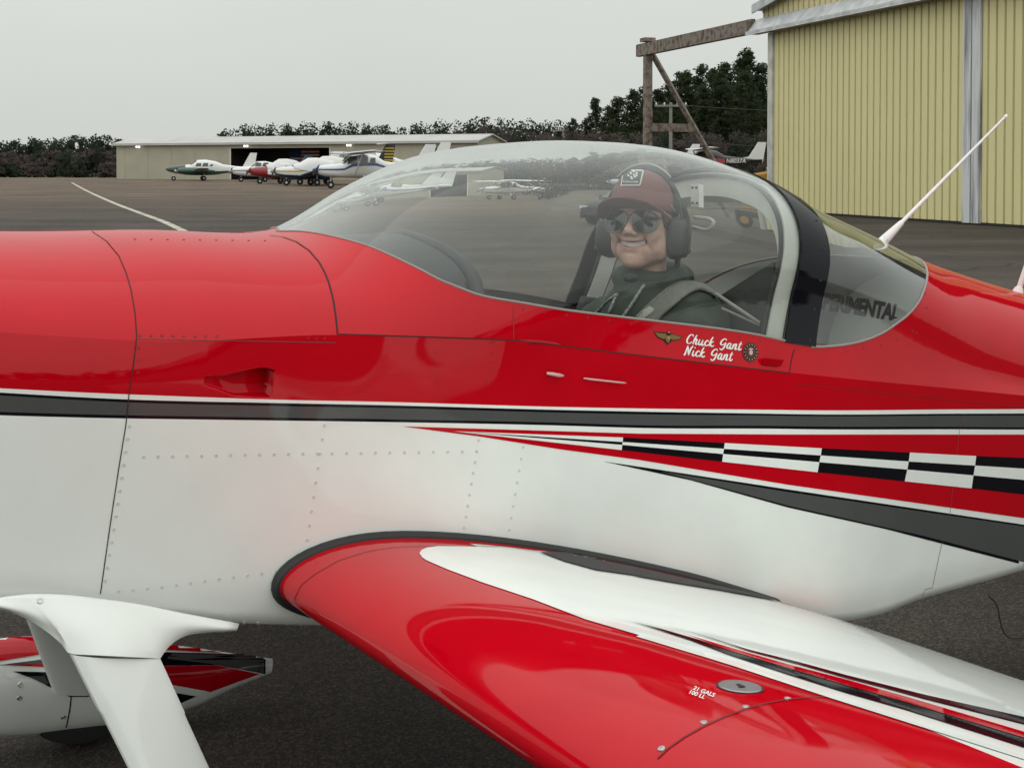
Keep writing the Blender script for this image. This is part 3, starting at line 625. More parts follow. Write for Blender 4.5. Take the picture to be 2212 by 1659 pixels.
    if text:
        cu = bpy.data.curves.new('reg', 'FONT'); cu.body = text; cu.size = 0.5; cu.shear = .2; cu.offset = .006; to = bpy.data.objects.new('registration', cu); link(to)
        dg = bpy.context.evaluated_depsgraph_get(); me = bpy.data.meshes.new_from_object(to.evaluated_get(dg)); bpy.data.objects.remove(to)
        V = [(-2.0 - v.co.x, np.interp(-(2.0 + v.co.x), [-5.2, -3.4, -1.9], [.07, .22, .38]) + .03, 1.18 + v.co.y) for v in me.vertices]; Fc = [tuple(p.vertices) for p in me.polygons]
        b(MB().add(V, Fc), 'registration', WHITE_FLAT, smooth=False, recalc=False)
    return tag(e, label, 'airplane', group)
def at_ground(x, D): return (gx(x, D), D, 0.0)
light_plane('twin', 'white twin-engined airplane with dark green nose by the beige hangar', at_ground(432, 172), 196, scale=1.2, nose=(.02, .07, .045), belly=(.03, .09, .06), wing_c=(.30, .32, .32))
light_plane('low', 'white low-wing airplane with teal tail standing second from the left', at_ground(560, 158), 200, scale=1.2, stripe=(.16, .2, .26), fin_c=(.01, .06, .10))
light_plane('low', 'small white airplane with red nose in the parked row', at_ground(605, 138), 205, scale=1.2, nose=(.25, .012, .02), cover=(.62, .63, .63), belly=(.25, .012, .02), spin_c=(.3, .02, .02))
light_plane('low', 'white airplane with navy blue belly, yellow stripe and canvas cover', at_ground(668, 124), 200, scale=1.2, belly=(.012, .03, .10), stripe=(.45, .36, .04), cover=(.66, .67, .67), base=(.66, .67, .67), wing_c=(.012, .03, .10), nose=None, spin_c=(.2, .2, .2))
light_plane('high', 'white high-wing airplane with blue stripes and blue spinner', at_ground(770, 108), 202, scale=1.2, stripe=(.03, .07, .22), wing_c=(.42, .45, .5), spin_c=(.02, .06, .2))
light_plane('low', 'airplane with a black T-tail striped yellow behind the blue and white one', at_ground(700, 130), 186, fin_c=(.015, .015, .015), ttail=True, scale=1.3, cover=(.62, .62, .6))
light_plane('twin', 'white airplane whose tall tail fin stands just above the canopy', at_ground(790, 134), 188, scale=1.42, stripe=(.2, .2, .22))
light_plane('high', 'white high-wing airplane seen faintly through the front of the canopy', at_ground(1085, 128), 215, stripe=(.3, .05, .05))
light_plane('high', 'blue and white high-wing airplane seen through the middle of the canopy', at_ground(1190, 118), 235, stripe=(.03, .07, .2), belly=(.03, .07, .2))
light_plane('high', 'white high-wing airplane seen through the canopy beside the cap', at_ground(1290, 124), 230)
rp = atY(1560, 345, 74)
light_plane('high', 'black and red high-wing airplane with a white fin behind the timber post', (gx(1516, 72), 72, 1.16), 183, base=(.012, .012, .013), cover=(.30, .05, .055), nose=(.22, .03, .035), fin_c=AWHITE, wing_c=AWHITE, text='N8037A', scale=0.62, group='airplanes parked on the bank')
light_plane('high', 'airplane with only its white fin showing left of the timber brace', (gx(1382, 78), 78, 1.16), 178, fin_c=AWHITE, base=(.5, .5, .5), scale=0.62, group='airplanes parked on the bank')

# ------------------------------------------------------------------ dark car seen through the canopy
CARP = mat('dark_grey_car_paint', (0.022, 0.024, 0.027), .5, coat=0.12, coat_rough=.1, spec=.1); CARG = mat('car_window_glass', (.03, .035, .037), .1, coat=.3); CHROME = mat('alloy', (.6, .6, .6), .3, metal=1)
def car(loc, rz):
    e = empty('parked_car', loc, R(rz)); b = lambda mb, n, m, p=e, **k: mb.build(n, m, p, keep=False, **k)
    prof = [(2.32, .38, .62), (2.34, .55, .66), (2.22, .78, .78), (1.5, .98, .86), (.85, 1.06, .9), (-.6, 1.06, .92), (-1.6, 1.08, .91), (-2.2, 1.02, .86), (-2.34, .7, .8), (-2.30, .36, .7)]
    P = [[(x, -w, .26), (x, -w, .5), (x, -w * .99, z * .8), (x, -w * .93, z - .03), (x, -w * .7, z), (x, w * .7, z), (x, w * .93, z - .03), (x, w * .99, z * .8), (x, w, .5), (x, w, .26)] for x, z, w in [(2.36, .40, .6), (2.3, .70, .74), (2.15, .82, .82), (1.5, .97, .89), (.9, 1.05, .91), (0, 1.07, .92), (-1.2, 1.08, .92), (-2.0, 1.06, .88), (-2.3, .95, .8), (-2.36, .45, .7)]]
    bd = b(MB().grid(np.array(P)), 'body', CARP, sharp=30)
    P = [[(x, -w0, z0), (x2, -w1, z1), (x2, w1, z1), (x, w0, z0)] for x, x2, w0, w1, z0, z1 in [(1.05, 1.0, .86, .8, 1.03, 1.06), (.25, .2, .86, .66, 1.05, 1.50), (-.7, -.7, .86, .68, 1.05, 1.55), (-1.5, -1.45, .85, .64, 1.06, 1.44), (-2.2, -2.15, .78, .7, 1.03, 1.08)]]
    gh = b(MB().grid(np.array(P)), 'cabin', CARP, sharp=20)
    for sg in (1, -1):
        for q in ([(.72, .875, 1.1), (-.28, .875, 1.1), (-.3, .72, 1.46), (.22, .715, 1.43)], [(-.38, .875, 1.1), (-1.25, .87, 1.1), (-1.1, .71, 1.44), (-.4, .72, 1.47)]):
            b(MB().add([(x, sg * (y + .012), z) for x, y, z in q], [(0, 1, 2, 3) if sg > 0 else (3, 2, 1, 0)]), 'side_window', CARG, gh, smooth=False, recalc=False)
        b(MB().box((2.22, sg * .62, .72), (.14, .3, .12)), 'headlight', mat('headlight_lens', (.55, .57, .6), .1, coat=1), bd, smooth=False)
        b(MB().box((.55, sg * 1.0, 1.1), (.14, .2, .13)), 'mirror', CARP, bd, smooth=False)
        for x in (1.42, -1.4):
            w = b(MB().lathe([(.05, -.1), (.25, -.115), (.35, -.1), (.36, 0), (.35, .1), (.25, .115), (.05, .1)], (x, sg * .82, .36), (0, 1, 0), 24), 'wheel', TYRE)
            r = MB().lathe([(.22, .0), (.24, .03), (.22, .035)], (x, sg * .93, .36), (0, sg, 0), 20)
            for a in range(5): r.tube([(x, sg * .955, .36), (x + .22 * math.cos(a * 1.2566), sg * .955, .36 + .22 * math.sin(a * 1.2566))], .028, 5)
            r.build('rim', CHROME, w, keep=False)
    b(MB().add([(1.02, -.8, 1.085), (1.02, .8, 1.085), (.24, .63, 1.5), (.24, -.63, 1.5)], [(0, 1, 2, 3)]), 'windscreen', CARG, gh, smooth=False, recalc=False)
    return tag(e, 'dark grey car parked on the apron, seen through the canopy left of the cap', 'car')
car((gx(1376, 46), 46, 0), 232)

# yellow ground tug at the corner of the yellow hangar
TUGY = mat('orange_yellow_paint', (.42, .22, .03), .5, var=.15, vscale=3)
tl = np.array([gx(1676, 52.5), 52.5, 0]); tg = empty('tow_tractor', tuple(tl), R(170)); b = lambda mb, n, m, p=tg, **k: mb.build(n, m, p, keep=False, **k)
P = [[(x, -.42, .75), (x, -.42, z - .08), (x, -.33, z), (x, .33, z), (x, .42, z - .08), (x, .42, .75)] for x, z in ((.95, 1.3), (.8, 1.42), (.3, 1.5), (-.3, 1.5), (-.5, 1.35))]
b(MB().grid(np.array(P)), 'hood', TUGY, sharp=30); b(MB().box((.2, 0, .62), (2.2, .7, .26)), 'chassis', mat('dark_grease', (.03, .03, .03), .7), smooth=False)
b(MB().box((-.75, 0, 1.0), (.5, .5, .12)), 'seat', DARK, smooth=False); b(MB().tube([(-.35, 0, 1.3), (-.55, 0, 1.75)], .03, 6).lathe([(.17, 0), (.19, .02), (.17, .04)], (-.55, 0, 1.75), (-.4, 0, .9), 14), 'steering_wheel', DARK)
for x, y, r in ((.95, .62, .36), (.95, -.62, .36), (-.6, .66, .55), (-.6, -.66, .55)):
    w = b(MB().lathe([(.05, -.12), (r * .65, -.14), (r, -.11), (r, .11), (r * .65, .14), (.05, .12)], (x, y, r), (0, 1, 0), 20), 'wheel', TYRE)
    MB().lathe([(.01, -.15), (r * .5, -.14), (r * .5, .14), (.01, .15)], (x, y, r), (0, 1, 0), 14).build('hub', TUGY, w, keep=False)
tag(tg, 'orange yellow tow tractor half hidden by the yellow hangar corner', 'tractor')
# ------------------------------------------------------------------ the red and white sport airplane
rv = empty('sport_airplane', tuple(W(0.0, 0.0, -0.8)))
tag(rv, 'red and white low-wing sport airplane with bubble canopy filling the foreground', 'airplane')
TOP = pch([-1.15,-.75,-.45,-.2,0.,.06,.12,.2,.32,.46,.62,.82,1.05,1.25,1.45,1.7,1.95,2.2,2.6,3.2,4.25],
          [0.5,0.57,0.6098,0.6471,0.6665,0.6777,0.6946,0.7454,0.8469,0.9305,0.9791,1.0208,1.0429,1.0251,0.9713,0.9251,0.877,0.8469,0.8098,0.74,0.62])
_a = np.linspace(-1.15, 4.25, 1000); _t = TOP(_a)
for _ in range(30):      # fair the top line a little
    _t[1:-1] = .25 * _t[:-2] + .5 * _t[1:-1] + .25 * _t[2:]
def TOPF(a): return np.interp(a, _a, _t)
Wf = pch([-1.2,-.8,-.335,.05,.3,.6,.9,1.21,1.5,1.75,2.,2.57,3.2,4.25],[.40,.50,.546,.568,.562,.548,.525,.507,.48,.445,.405,.335,.24,.05])
U0 = pch([-1.2,-.335,.05,.3,.6,1.21,1.5,1.75,2.,2.57,4.25],[.36,.40,.40,.46,.57,.73,.70,.64,.58,.53,.52])
Nf = pch([-1.2,-.335,.05,.6,1.21,2.,2.57,4.25],[2.,2.,2.25,2.25,2.25,2.15,2.,2.])
UB = pch([-1.2,-.335,.05,.44,1.2,4.25],[.42,.445,.495,.522,.52,.52])
WS = pch([-1.2,-.8,-.335,.05,.9,1.2,1.87,4.25],[.40,.50,.546,.548,.548,.545,.45,.05])
UBOT = pch([-1.2,-.6,-.335,.1,1.5,1.62,1.8,2.2,4.25],[.05,-.04,-.065,-.083,-.086,-.078,-.045,.012,.36])
def sect(a, t):
    a = np.asarray(a, float); t = np.asarray(t, float)
    tp, ub, u0, w, n, ws = TOPF(a), UB(a), U0(a), Wf(a), Nf(a), WS(a)
    u = ub + (tp - ub) * np.sin(t * np.pi / 2); q = np.clip((u - u0) / (tp - u0), 0, 1)
    l = w * np.maximum(1 - q ** n, 0) ** (1 / n); s = np.clip((u0 - u) / np.maximum(u0 - ub, 1e-3), 0, 1)
    l = np.where((u < u0) & (u0 > ub), w + (ws - w) * s ** 1.5, l)
    return l, u
TB = pch([.080,.084,.092,.103,.136,.175,.202,.235,.28,.367,.427,.568,.781,1.045,1.18,1.24,1.277,1.343,1.427,1.514,1.604,1.664,1.727,1.796,1.856,1.93,1.97,1.992,2.0],
         [1.0,.985,.965,.932,.742,.556,.444,.341,.241,.155,.135,.113,.103,.098,.09,.082,.085,.098,.125,.17,.251,.333,.441,.556,.659,.79,.88,.955,1.0])
A_F0, A_F1, A_R0, A_R1 = .080, 1.193, 1.264, 2.0
def tbound(a):
    a = np.asarray(a, float); return np.where((a <= A_F0) | (a >= A_R1), 1.0, TB(np.clip(a, A_F0, A_R1)))
def side_un(x, y):
    l = -.55
    for _ in range(25): a, u = un(x, y, l); l = -float(WS(a))
    return a, u
# paint break lines on the flank, read along the stripe
SX = [0, 278, 588, 848, 1183, 1381, 1702, 2212]
LINES = [[838.8,852,863,868.6,878.4,882.3,885.8,883.7], [847.9,862.9,870.4,875.6,884.8,889,894.2,893], [854.3,869.3,877,881.6,890.7,894.8,898.4,897.6], [889.6,897,902,905.9,912.4,918.4,920.3,922.8], [897.1,904,908.3,911.9,918.5,924.4,926.6,927.9]]
def linef(ys):
    p = [side_un(x, y) for x, y in zip(SX, ys)]; return pch([q[0] for q in p], [q[1] for q in p])
WT, BT, GT, GB, BB = [linef(y) for y in LINES]
cols = sorted(set(np.round(np.concatenate([np.linspace(-1.15, 4.25, 136), [-.335, -.2, -.05], np.linspace(.08, .3, 30), np.linspace(1.55, 2.02, 36), np.linspace(1.17, 1.3, 6)]), 4)))
cols = np.array([c for i, c in enumerate(cols)])
SC0, SC1 = -.2, -.05
def side_l(a, u):
    ub = UB(a); l0 = WS(a); lt = sect(a, 0 * np.asarray(a, float))[0]; us = WT(a); k = np.clip((u - us) / np.maximum(ub - us, 1e-3), 0, 1)
    return l0 + (lt - l0) * k ** 2
fz = MB()
for sg in (-1, 1):
    rows = [(lambda a: 0 * a, lambda a: UBOT(a), 0), (lambda a: WS(a) - .035, lambda a: UBOT(a), 0), (lambda a: WS(a) - .010, lambda a: UBOT(a) + .010, 0), (lambda a: WS(a), lambda a: UBOT(a) + .035, 0)]
    prev = rows[-1][1]
    lv = [(BB, 0, 6), (GB, 2, 1), (GT, 3, 1), (BT, 2, 1), (WT, 0, 1)]
    Ls = [(r[0](cols), r[1](cols)) for r in rows]; mids = [0, 0, 0]
    u_prev = rows[-1][1](cols)
    for f, m, k in lv:
        u1 = f(cols)
        for j in range(1, k + 1):
            u = u_prev + (u1 - u_prev) * j / k; Ls.append((WS(cols), u)); mids.append(m)
        u_prev = u1
    nside = len(Ls)
    for j in range(1, 9):
        u = u_prev + (UB(cols) - u_prev) * j / 8; Ls.append((side_l(cols, u), u)); mids.append(1)
    Pn = np.stack([W(cols, sg * l, u) for l, u in Ls], 1); n, k = Pn.shape[:2]; base = len(fz.V); fz.V += [tuple(v) for v in Pn.reshape(-1, 3)]
    for i in range(n - 1):
        for j in range(k - 1):
            if sg < 0 and j >= nside - 1 and SC0 - 1e-4 <= cols[i] and cols[i + 1] <= SC1 + 1e-4: continue
            q = (base + i * k + j, base + i * k + j + 1, base + (i + 1) * k + j + 1, base + (i + 1) * k + j)
            fz.F.append(q if sg < 0 else q[::-1]); fz.M.append(mids[j])
    # upper skin up to the glass line
    T = np.linspace(0, 1, 27); tb = tbound(cols); AAc = np.repeat(cols[:, None], 27, 1); TTc = tb[:, None] * T[None, :]
    l, u = sect(AAc, TTc); Pn = W(AAc, sg * l, u); base = len(fz.V); fz.V += [tuple(v) for v in Pn.reshape(-1, 3)]
    for i in range(n - 1):
        for j in range(26):
            q = (base + i * 27 + j, base + i * 27 + j + 1, base + (i + 1) * 27 + j + 1, base + (i + 1) * 27 + j)
            fz.F.append(q if sg < 0 else q[::-1]); fz.M.append(1)
# recessed air scoop patch in the near flank
zs_ = lambda p: ((420 + p[0] * .09946) * .9862, (780 + p[1] * .09946) * .9862)
sct = [side_un(*zs_(p)) for p in [(250, 465), (620, 440), (1000, 365), (1250, 310), (1450, 275), (1600, 265), (1830, 320)]]
scb = [side_un(*zs_(p)) for p in [(250, 640), (600, 745), (1000, 880), (1300, 895), (1770, 915)]]
sT = pch([p[0] for p in sct], [p[1] for p in sct]); sB = pch([p[0] for p in scb], [p[1] for p in scb]); sa0, sa1 = sct[0][0], min(sct[-1][0], -.056)
na, nu = 150, 84; aa = np.linspace(SC0, SC1, na); rowsP = []
for a in aa:
    u = WT(a) + (UB(a) - WT(a)) * np.linspace(0, 1, nu); l = side_l(np.full(nu, a), u)
    ub_ = max(float(sB(a)), float(WT(a)) + .002); inside = np.clip((u - ub_) / .0022, 0, 1) * np.clip((float(sT(a)) - u) / .0022, 0, 1) * (1.0 if sa0 < a < sa1 else 0.0)
    dep = .005 + .042 * np.clip((a - sa0) / (sa1 - sa0), 0, 1) ** 1.15
    l = l - inside * dep * (.8 + .2 * np.clip((u - ub_) / .02, 0, 1)); rowsP.append(W(np.full(nu, a), -l, u))
fz.grid(np.array(rowsP)[:, :], 1)
fz.F[-(na - 1) * (nu - 1):] = [f for f in fz.F[-(na - 1) * (nu - 1):]]
shell = fz.build('fuselage_skin', [WHITE, RED, BLACK, GREY], rv, recalc=False, sharp=None)
BV = BVHTree.FromPolygons([Vector(v) for v in fz.V], fz.F)
def hit(bv, x, y):
    d = ray(x, y); r = bv.ray_cast(Vector(CAM), Vector(d).normalized())
    return r[0], r[1]
def dens(poly, step):
    out = []
    for i in range(len(poly)):
        p, q = np.array(poly[i], float), np.array(poly[(i + 1) % len(poly)], float); k = max(1, int(np.hypot(*(q - p)) / step))
        out += [tuple(p + (q - p) * t) for t in np.linspace(0, 1, k, endpoint=False)]
    return out
def drop(bv, V2, F2, off, mb, m=0):
    base = len(mb.V); idx = {}
    for i, (x, y) in enumerate(V2):
        h, nrm = hit(bv, x, y)
        if h is None: continue
        if nrm.dot(Vector(CAM) - h) < 0: nrm = -nrm
        idx[i] = len(mb.V); mb.V.append(tuple(h + nrm * off))
    for f in F2:
        if all(i in idx for i in f): mb.F.append(tuple(idx[i] for i in f)); mb.M.append(m)
def decal(name, polys, mat_, bv=None, off=.0008, parent=None, step=16, lattice=26, laty=None):
    "paint applied to the skin: the outline is laid onto the surface it covers"
    mb = MB(); bv = bv or BV
    for poly in polys:
        bd = dens(poly, step); n = len(bd); V = [Vector(p) for p in bd]; xs = [p[0] for p in bd]; yv = [p[1] for p in bd]; A2 = np.array(poly)
        for x in np.arange(min(xs) + lattice / 2, max(xs), lattice):
            for y in np.arange(min(yv) + (laty or lattice) / 2, max(yv), laty or lattice):
                ins = False; j = len(A2) - 1
                for i in range(len(A2)):
                    if (A2[i][1] > y) != (A2[j][1] > y) and x < (A2[j][0] - A2[i][0]) * (y - A2[i][1]) / (A2[j][1] - A2[i][1]) + A2[i][0]: ins = not ins
                    j = i
                if ins: V.append(Vector((x, y)))
        r = delaunay_2d_cdt(V, [(i, (i + 1) % n) for i in range(n)], [], 1, 1e-4)
        drop(bv, [(v.x, v.y) for v in r[0]], [tuple(f) for f in r[2]], off, mb)
    return mb.build(name, mat_, parent or rv, recalc=False, sharp=None)
def ribbon_px(name, lines, width, mat_, bv=None, off=.0011, step=9, parent=None):
    "a narrow joint line drawn along the skin"
    mb = MB(); bv = bv or BV
    for pl in lines:
        P = []; 
        for i in range(len(pl) - 1):
            p, q = np.array(pl[i], float), np.array(pl[i + 1], float); k = max(1, int(np.hypot(*(q - p)) / step)); P += [p + (q - p) * t for t in np.linspace(0, 1, k, endpoint=False)]
        P.append(np.array(pl[-1], float)); H = [hit(bv, *p) for p in P]; H = [h for h in H if h[0] is not None]
        if len(H) < 2: continue
        row = []
        for i, (h, nr) in enumerate(H):
            t = (H[min(i + 1, len(H) - 1)][0] - H[max(i - 1, 0)][0]).normalized()
            if nr.dot(Vector(CAM) - h) < 0: nr = -nr
            s = t.cross(nr).normalized() * width / 2; row.append([tuple(h + nr * off - s), tuple(h + nr * off + s)])
        mb.grid(np.array(row))
    return mb.build(name, mat_, parent or rv, recalc=False, sharp=None)
z7 = lambda p: ((1300 + p[0] * .4263) * .9862, (700 + p[1] * .4263) * .9862)
z5d = lambda p: ((860 + p[0] * .2441) * .9862, (880 + p[1] * .2441) * .9862)
z6 = lambda p: (p[0] * .5425 * .9862, (480 + p[1] * .5425) * .9862)
z3 = lambda p: ((560 + p[0] * .3797) * .9862, (1150 + p[1] * .3797) * .9862)
z4 = lambda p: ((1300 + p[0] * .4263) * .9862, (1150 + p[1] * .4263) * .9862)
# flank graphics
decal('red_flash', [[(868.6, 920.8), (1381, 936.5), (1702, 938.4), (2212, 938.4), (2700, 934), (2700, 1192), (2212, 1119), (1702, 1046.8), (1381, 993.3), (1209, 970.2), (1036, 942.8)]], RED, off=.0007)
decal('black_wedge', [[(1303, 996.4), (1425, 1014.5), (1702, 1056.9), (2212, 1133), (2700, 1206), (2700, 1338), (2212, 1220), (1912.6, 1142.3), (1702, 1096), (1492, 1037.2)]], BLACK, off=.0007)
decal('charcoal_wedge', [[(1425, 1017.6), (1702, 1062.4), (2212, 1136.8), (2700, 1209), (2700, 1330), (2212, 1213.8), (1996.6, 1157.5), (1702, 1091.8), (1560, 1053)]], GREY, off=.0014)
cx_ = [0, 150, 668, 1165, 1617, 1958, 2212, 2700]
cr_ = [[600, 605, 633, 660, 682, 700, 710, 729], [617, 628, 663, 697, 728, 749, 765, 795], [631, 643, 690, 732, 770, 800, 823, 867], [655, 670, 730, 785, 832, 868, 898, 955]]
cvx = [[150, 668 + 4, 1165 + 6, 1617 + 6, 1958 + 6, 2480], [150 - 2, 668, 1165, 1617, 1958, 2470], [150 - 4, 664, 1158, 1610, 1950, 2462], [150 - 7, 659, 1149, 1596, 1940, 2450]]
tip = z5d((540, 263)); wq, bq = [], []
for s in range(6):
    for r in range(3):
        if s == 0: quad = [tip, z7((cvx[r][0], np.interp(cvx[r][0], cx_, cr_[r]))), z7((cvx[r + 1][0], np.interp(cvx[r + 1][0], cx_, cr_[r + 1])))]
        else:
            c = [(cvx[r][s - 1], r), (cvx[r][s], r), (cvx[r + 1][s], r + 1), (cvx[r + 1][s - 1], r + 1)]
            quad = [z7((x, np.interp(x, cx_, cr_[k]))) for x, k in c]
        white = (r + s) % 2 == 0
        decal('checker_panel', [quad], WHITE if white else BLACK, off=.0016, lattice=40)
# joints and rivets
seams = [[z6(p) for p in [(370, 50), (430, 90), (480, 150), (510, 220), (530, 290), (545, 380), (552, 470), (546, 530), (537, 600), (520, 710), (508, 830), (480, 1000), (445, 1230), (405, 1512)]]]
ribbon_px('cowl_joint', seams, .0019, SEAM)
ribbon_px('skirt_joint', [[(583, 509), (612, 513), (640, 523), (668, 542), (690, 568), (702, 590), (710, 610), (718, 640), (722, 660), (726, 690), (729, 722)]], .0034, SEAM)
ribbon_px('canopy_skirt_joint', [[(729, 722), (900, 727), (1110, 735), (1400, 770), (1705, 806)], [(1705, 806), (1709, 780), (1714, 760), (1717, 755)]], .0024, SEAM)
ribbon_px('panel_joint', [[(1109, 660), (1109, 735)], [z6((552, 484)), z6((1355, 499))], [z7((1900, 490)), z7((1880, 560)), z7((1830, 1000)), z7((1790, 1140)), z4((1740, 320)), z4((1700, 330)), z4((1680, 390))]], .0015, mat('fine_joint', (.16, .05, .05), .7))
RIV = mat('rivet_rim', (.58, .615, .585), .5); RIVR = mat('red_rivet_rim', (.28, .02, .025), .5)
def rivets(name, lines, mat_, bv=None, r=.0029, parent=None):
    mb = MB()
    for pl, n in lines:
        pl = np.array(pl, float); seg = np.hypot(*np.diff(pl, axis=0).T); cum = np.concatenate([[0], np.cumsum(seg)])
        for s in np.linspace(0, cum[-1], n):
            x, y = np.interp(s, cum, pl[:, 0]), np.interp(s, cum, pl[:, 1]); h, nr = hit(bv or BV, x, y)
            if h is None: continue
            if nr.dot(Vector(CAM) - h) < 0: nr = -nr
            mb.lathe([(r, .0002), (r * .92, .0010), (r * .68, .0010), (r * .6, .0004)], h, nr, 12)
    o = mb.build(name, mat_, parent or rv, recalc=False, sharp=None); o['kind'] = 'stuff'; return o
rivets('rivets', [([z6((523, 836)), z6((470, 1190)), z6((425, 1460))], 13), ([z6((580, 960)), z6((1180, 948)), z6((1925, 938))], 24), ([z6((1310, 832)), z6((1240, 1295))], 9), ([z6((1932, 893)), z6((1874, 1245))], 9), ([z6((2112, 920)), z6((2056, 1254))], 8),
                  ([z6((480, 1503)), z6((660, 1485)), z6((890, 1452)), z6((1115, 1422))], 12), ([(405, 1342), (500, 1342), (590, 1347), (650, 1350)], 9)], RIV)
rivets('skirt_rivets', [([z6((565, 470)), z6((875, 475))], 8), ([z6((1245, 482)), z6((1310, 484))], 3), ([z6((560, 520)), z6((558, 620))], 3), ([z6((545, 82)), z6((1070, 88))], 9), ([(1130, 668), (1690, 742)], 13), ([z7((1640, 60)), z7((1500, 125)), z7((1300, 165))], 5), ([(1998, 635), (2003, 680), (1980, 720)], 4), ([z6((1760, 540)), z6((1760, 660))], 4), ([z6((1985, 500)), z6((1975, 660))], 5)], RIVR)
# glass
def lean(t, sg): q = np.clip((t - .09) / .75, 0, 1); return .085 * q * (1.4 - .4 * q) + .012 * (sg > 0) * np.clip(1 - (t - .09) / .8, 0, 1)
def shellgrid(a0, a1, na, nt, th, t0=None, clus=True, ramp_=None):
    q = np.linspace(0, 1, na); q = (1 - np.cos(np.pi * q)) / 2 * .7 + q * .3 if clus else q
    a = a0 + (a1 - a0) * q; tb = tbound(a) if t0 is None else np.full(na, t0); tb = np.minimum(tb, .9995)
    s = np.concatenate([np.linspace(0, 1, nt), np.linspace(1, 0, nt)[1:]]); sg = np.concatenate([-np.ones(nt), np.ones(nt - 1)])
    AAg = np.repeat(a[:, None], len(s), 1); TT = tb[:, None] + (1 - tb[:, None]) * s[None, :]
    if ramp_ is not None: AAg = AAg + lean(TT, sg[None, :]) * np.clip(ramp_(AAg), 0, 1)
    l, u = sect(AAg, TT); Pg = W(AAg, sg[None, :] * l, u)
    # normals by finite differences of the parent surface
    e = 2e-3; lA, uA = sect(AAg + e, TT); lB, uB = sect(AAg - e, TT); dA = W(AAg + e, sg * lA, uA) - W(AAg - e, sg * lB, uB)
    T2 = np.clip(TT, 0, .985); lC, uC = sect(AAg, T2 + .012); lD, uD = sect(AAg, T2 - .012); dT = (W(AAg, sg * lC, uC) - W(AAg, sg * lD, uD)) * sg[None, :, None]
    nr = np.cross(dA, -dT); top = np.abs(TT) > .985
    nr /= np.linalg.norm(nr, axis=2, keepdims=True)
    cen = W(AAg, 0 * l, 0 * u + .3); fl = np.sum(nr * (Pg - cen), 2) < 0; nr[fl] *= -1
    tp = np.cross(dA, np.broadcast_to(LX, dA.shape)); tp /= np.linalg.norm(tp, axis=2, keepdims=True); tp[np.sum(tp * UX, 2) < 0] *= -1
    k = np.clip((TT - .955) / .03, 0, 1)[..., None]; nr = nr * (1 - k) + tp * k; nr /= np.linalg.norm(nr, axis=2, keepdims=True)
    return Pg, nr
def shellmesh(name, Pg, nr, t_out, t_in, mat_):
    n, k = Pg.shape[:2]; mb = MB(); mb.grid(Pg + nr * t_out); mb.grid(Pg - nr * t_in); o1, o2 = 0, n * k; 
    bf = mb.F; h = (n - 1) * (k - 1); bf[h:] = [f[::-1] for f in bf[h:]]
    edge = [(i * k) for i in range(n)] + [((n - 1) * k + j) for j in range(1, k)] + [(i * k + k - 1) for i in range(n - 2, -1, -1)] + [j for j in range(k - 2, 0, -1)]
    for i in range(len(edge)):
        p, q = edge[i], edge[(i + 1) % len(edge)]; bf.append((p, p + o2, q + o2, q)); mb.M.append(0)
    return mb.build(name, mat_, rv, recalc=True, sharp=60)
Pg, nr = shellgrid(A_F0 + .002, A_F1, 110, 46, 0, ramp_=lambda a: (a - .75) / .443); shellmesh('canopy_glass', Pg, nr, 0, .0050, ACRYLIC)
Pg, nr = shellgrid(A_R0, A_R1 - .002, 70, 46, 0, ramp_=lambda a: (1.75 - a) / .462); shellmesh('rear_window', Pg, nr, 0, .0050, REARGLASS)
# black fibreglass band over the roll bar
Pg, nr = shellgrid(1.18, 1.278, 7, 40, 0, .085, False, ramp_=lambda a: 1 + 0 * a)
shellmesh('canopy_band', Pg, nr, .0035, .0055, BLACK)
bs = MB()
for s in (.1, .2, .3, .42, .55, .68):
    for aa_ in (1.255,):
        aa_ = aa_ + float(lean(s, -1)); l, u = sect(aa_, s); p = W(aa_, -l, u); q = W(aa_, 0, u * .6 + .2); nn = Vector(p - q).normalized(); bs.lathe([(.0005, .0058), (.003, .0054), (.0038, .003)], p, nn, 8)
bs.build('band_screw', DARK, rv, recalc=False)['kind'] = 'stuff'
# seal round the glass
def edgeline(a0, a1, n, sg):
    q = np.linspace(0, 1, n); q = (1 - np.cos(np.pi * q)) / 2; a = a0 + (a1 - a0) * q; l, u = sect(a, tbound(a)); return W(a, sg * l, u)
SEALM = mat('grey_sealant', (.30, .27, .25), .6)
f_ = edgeline(A_F0, A_F1, 90, -1); g2 = edgeline(A_F0, A_F1, 90, 1)
MB().tube(np.concatenate([f_[::-1], g2[1:]]), .0028, 6).build('glass_seal', SEALM, rv)
f_ = edgeline(A_R0, A_R1, 90, -1); g2 = edgeline(A_R0, A_R1, 90, 1)
MB().tube(np.concatenate([f_, g2[::-1][1:]]), .0032, 6).build('glass_seal', SEALM, rv)
# nose bowl, spinner, propeller
nb = MB(); P = []
for a, k in ((-1.15, 1), (-1.22, .86), (-1.27, .55), (-1.28, .3)):
    P.append([tuple(W(a, math.cos(q) * .42 * k, .27 + math.sin(q) * .23 * k)) for q in np.linspace(0, 2 * math.pi, 28, endpoint=False)])
nb.grid(np.array(P), close=True).build('nose_bowl', RED, rv)
sp_ = MB().lathe([(.16, 0), (.15, .12), (.09, .26), (.0, .33)], W(-1.27, 0, .30), tuple(-AX), 24).build('spinner', WHITE, rv)
for s in (1, -1):
    d = LX * .35 * s + UX * .94 * s; c = W(-1.36, 0, .30); MB().tube([c, c + d * .3, c + d * .75, c + d * .92], [.03, .06, .055, .02], 8).build('propeller_blade', BLACK, sp_)
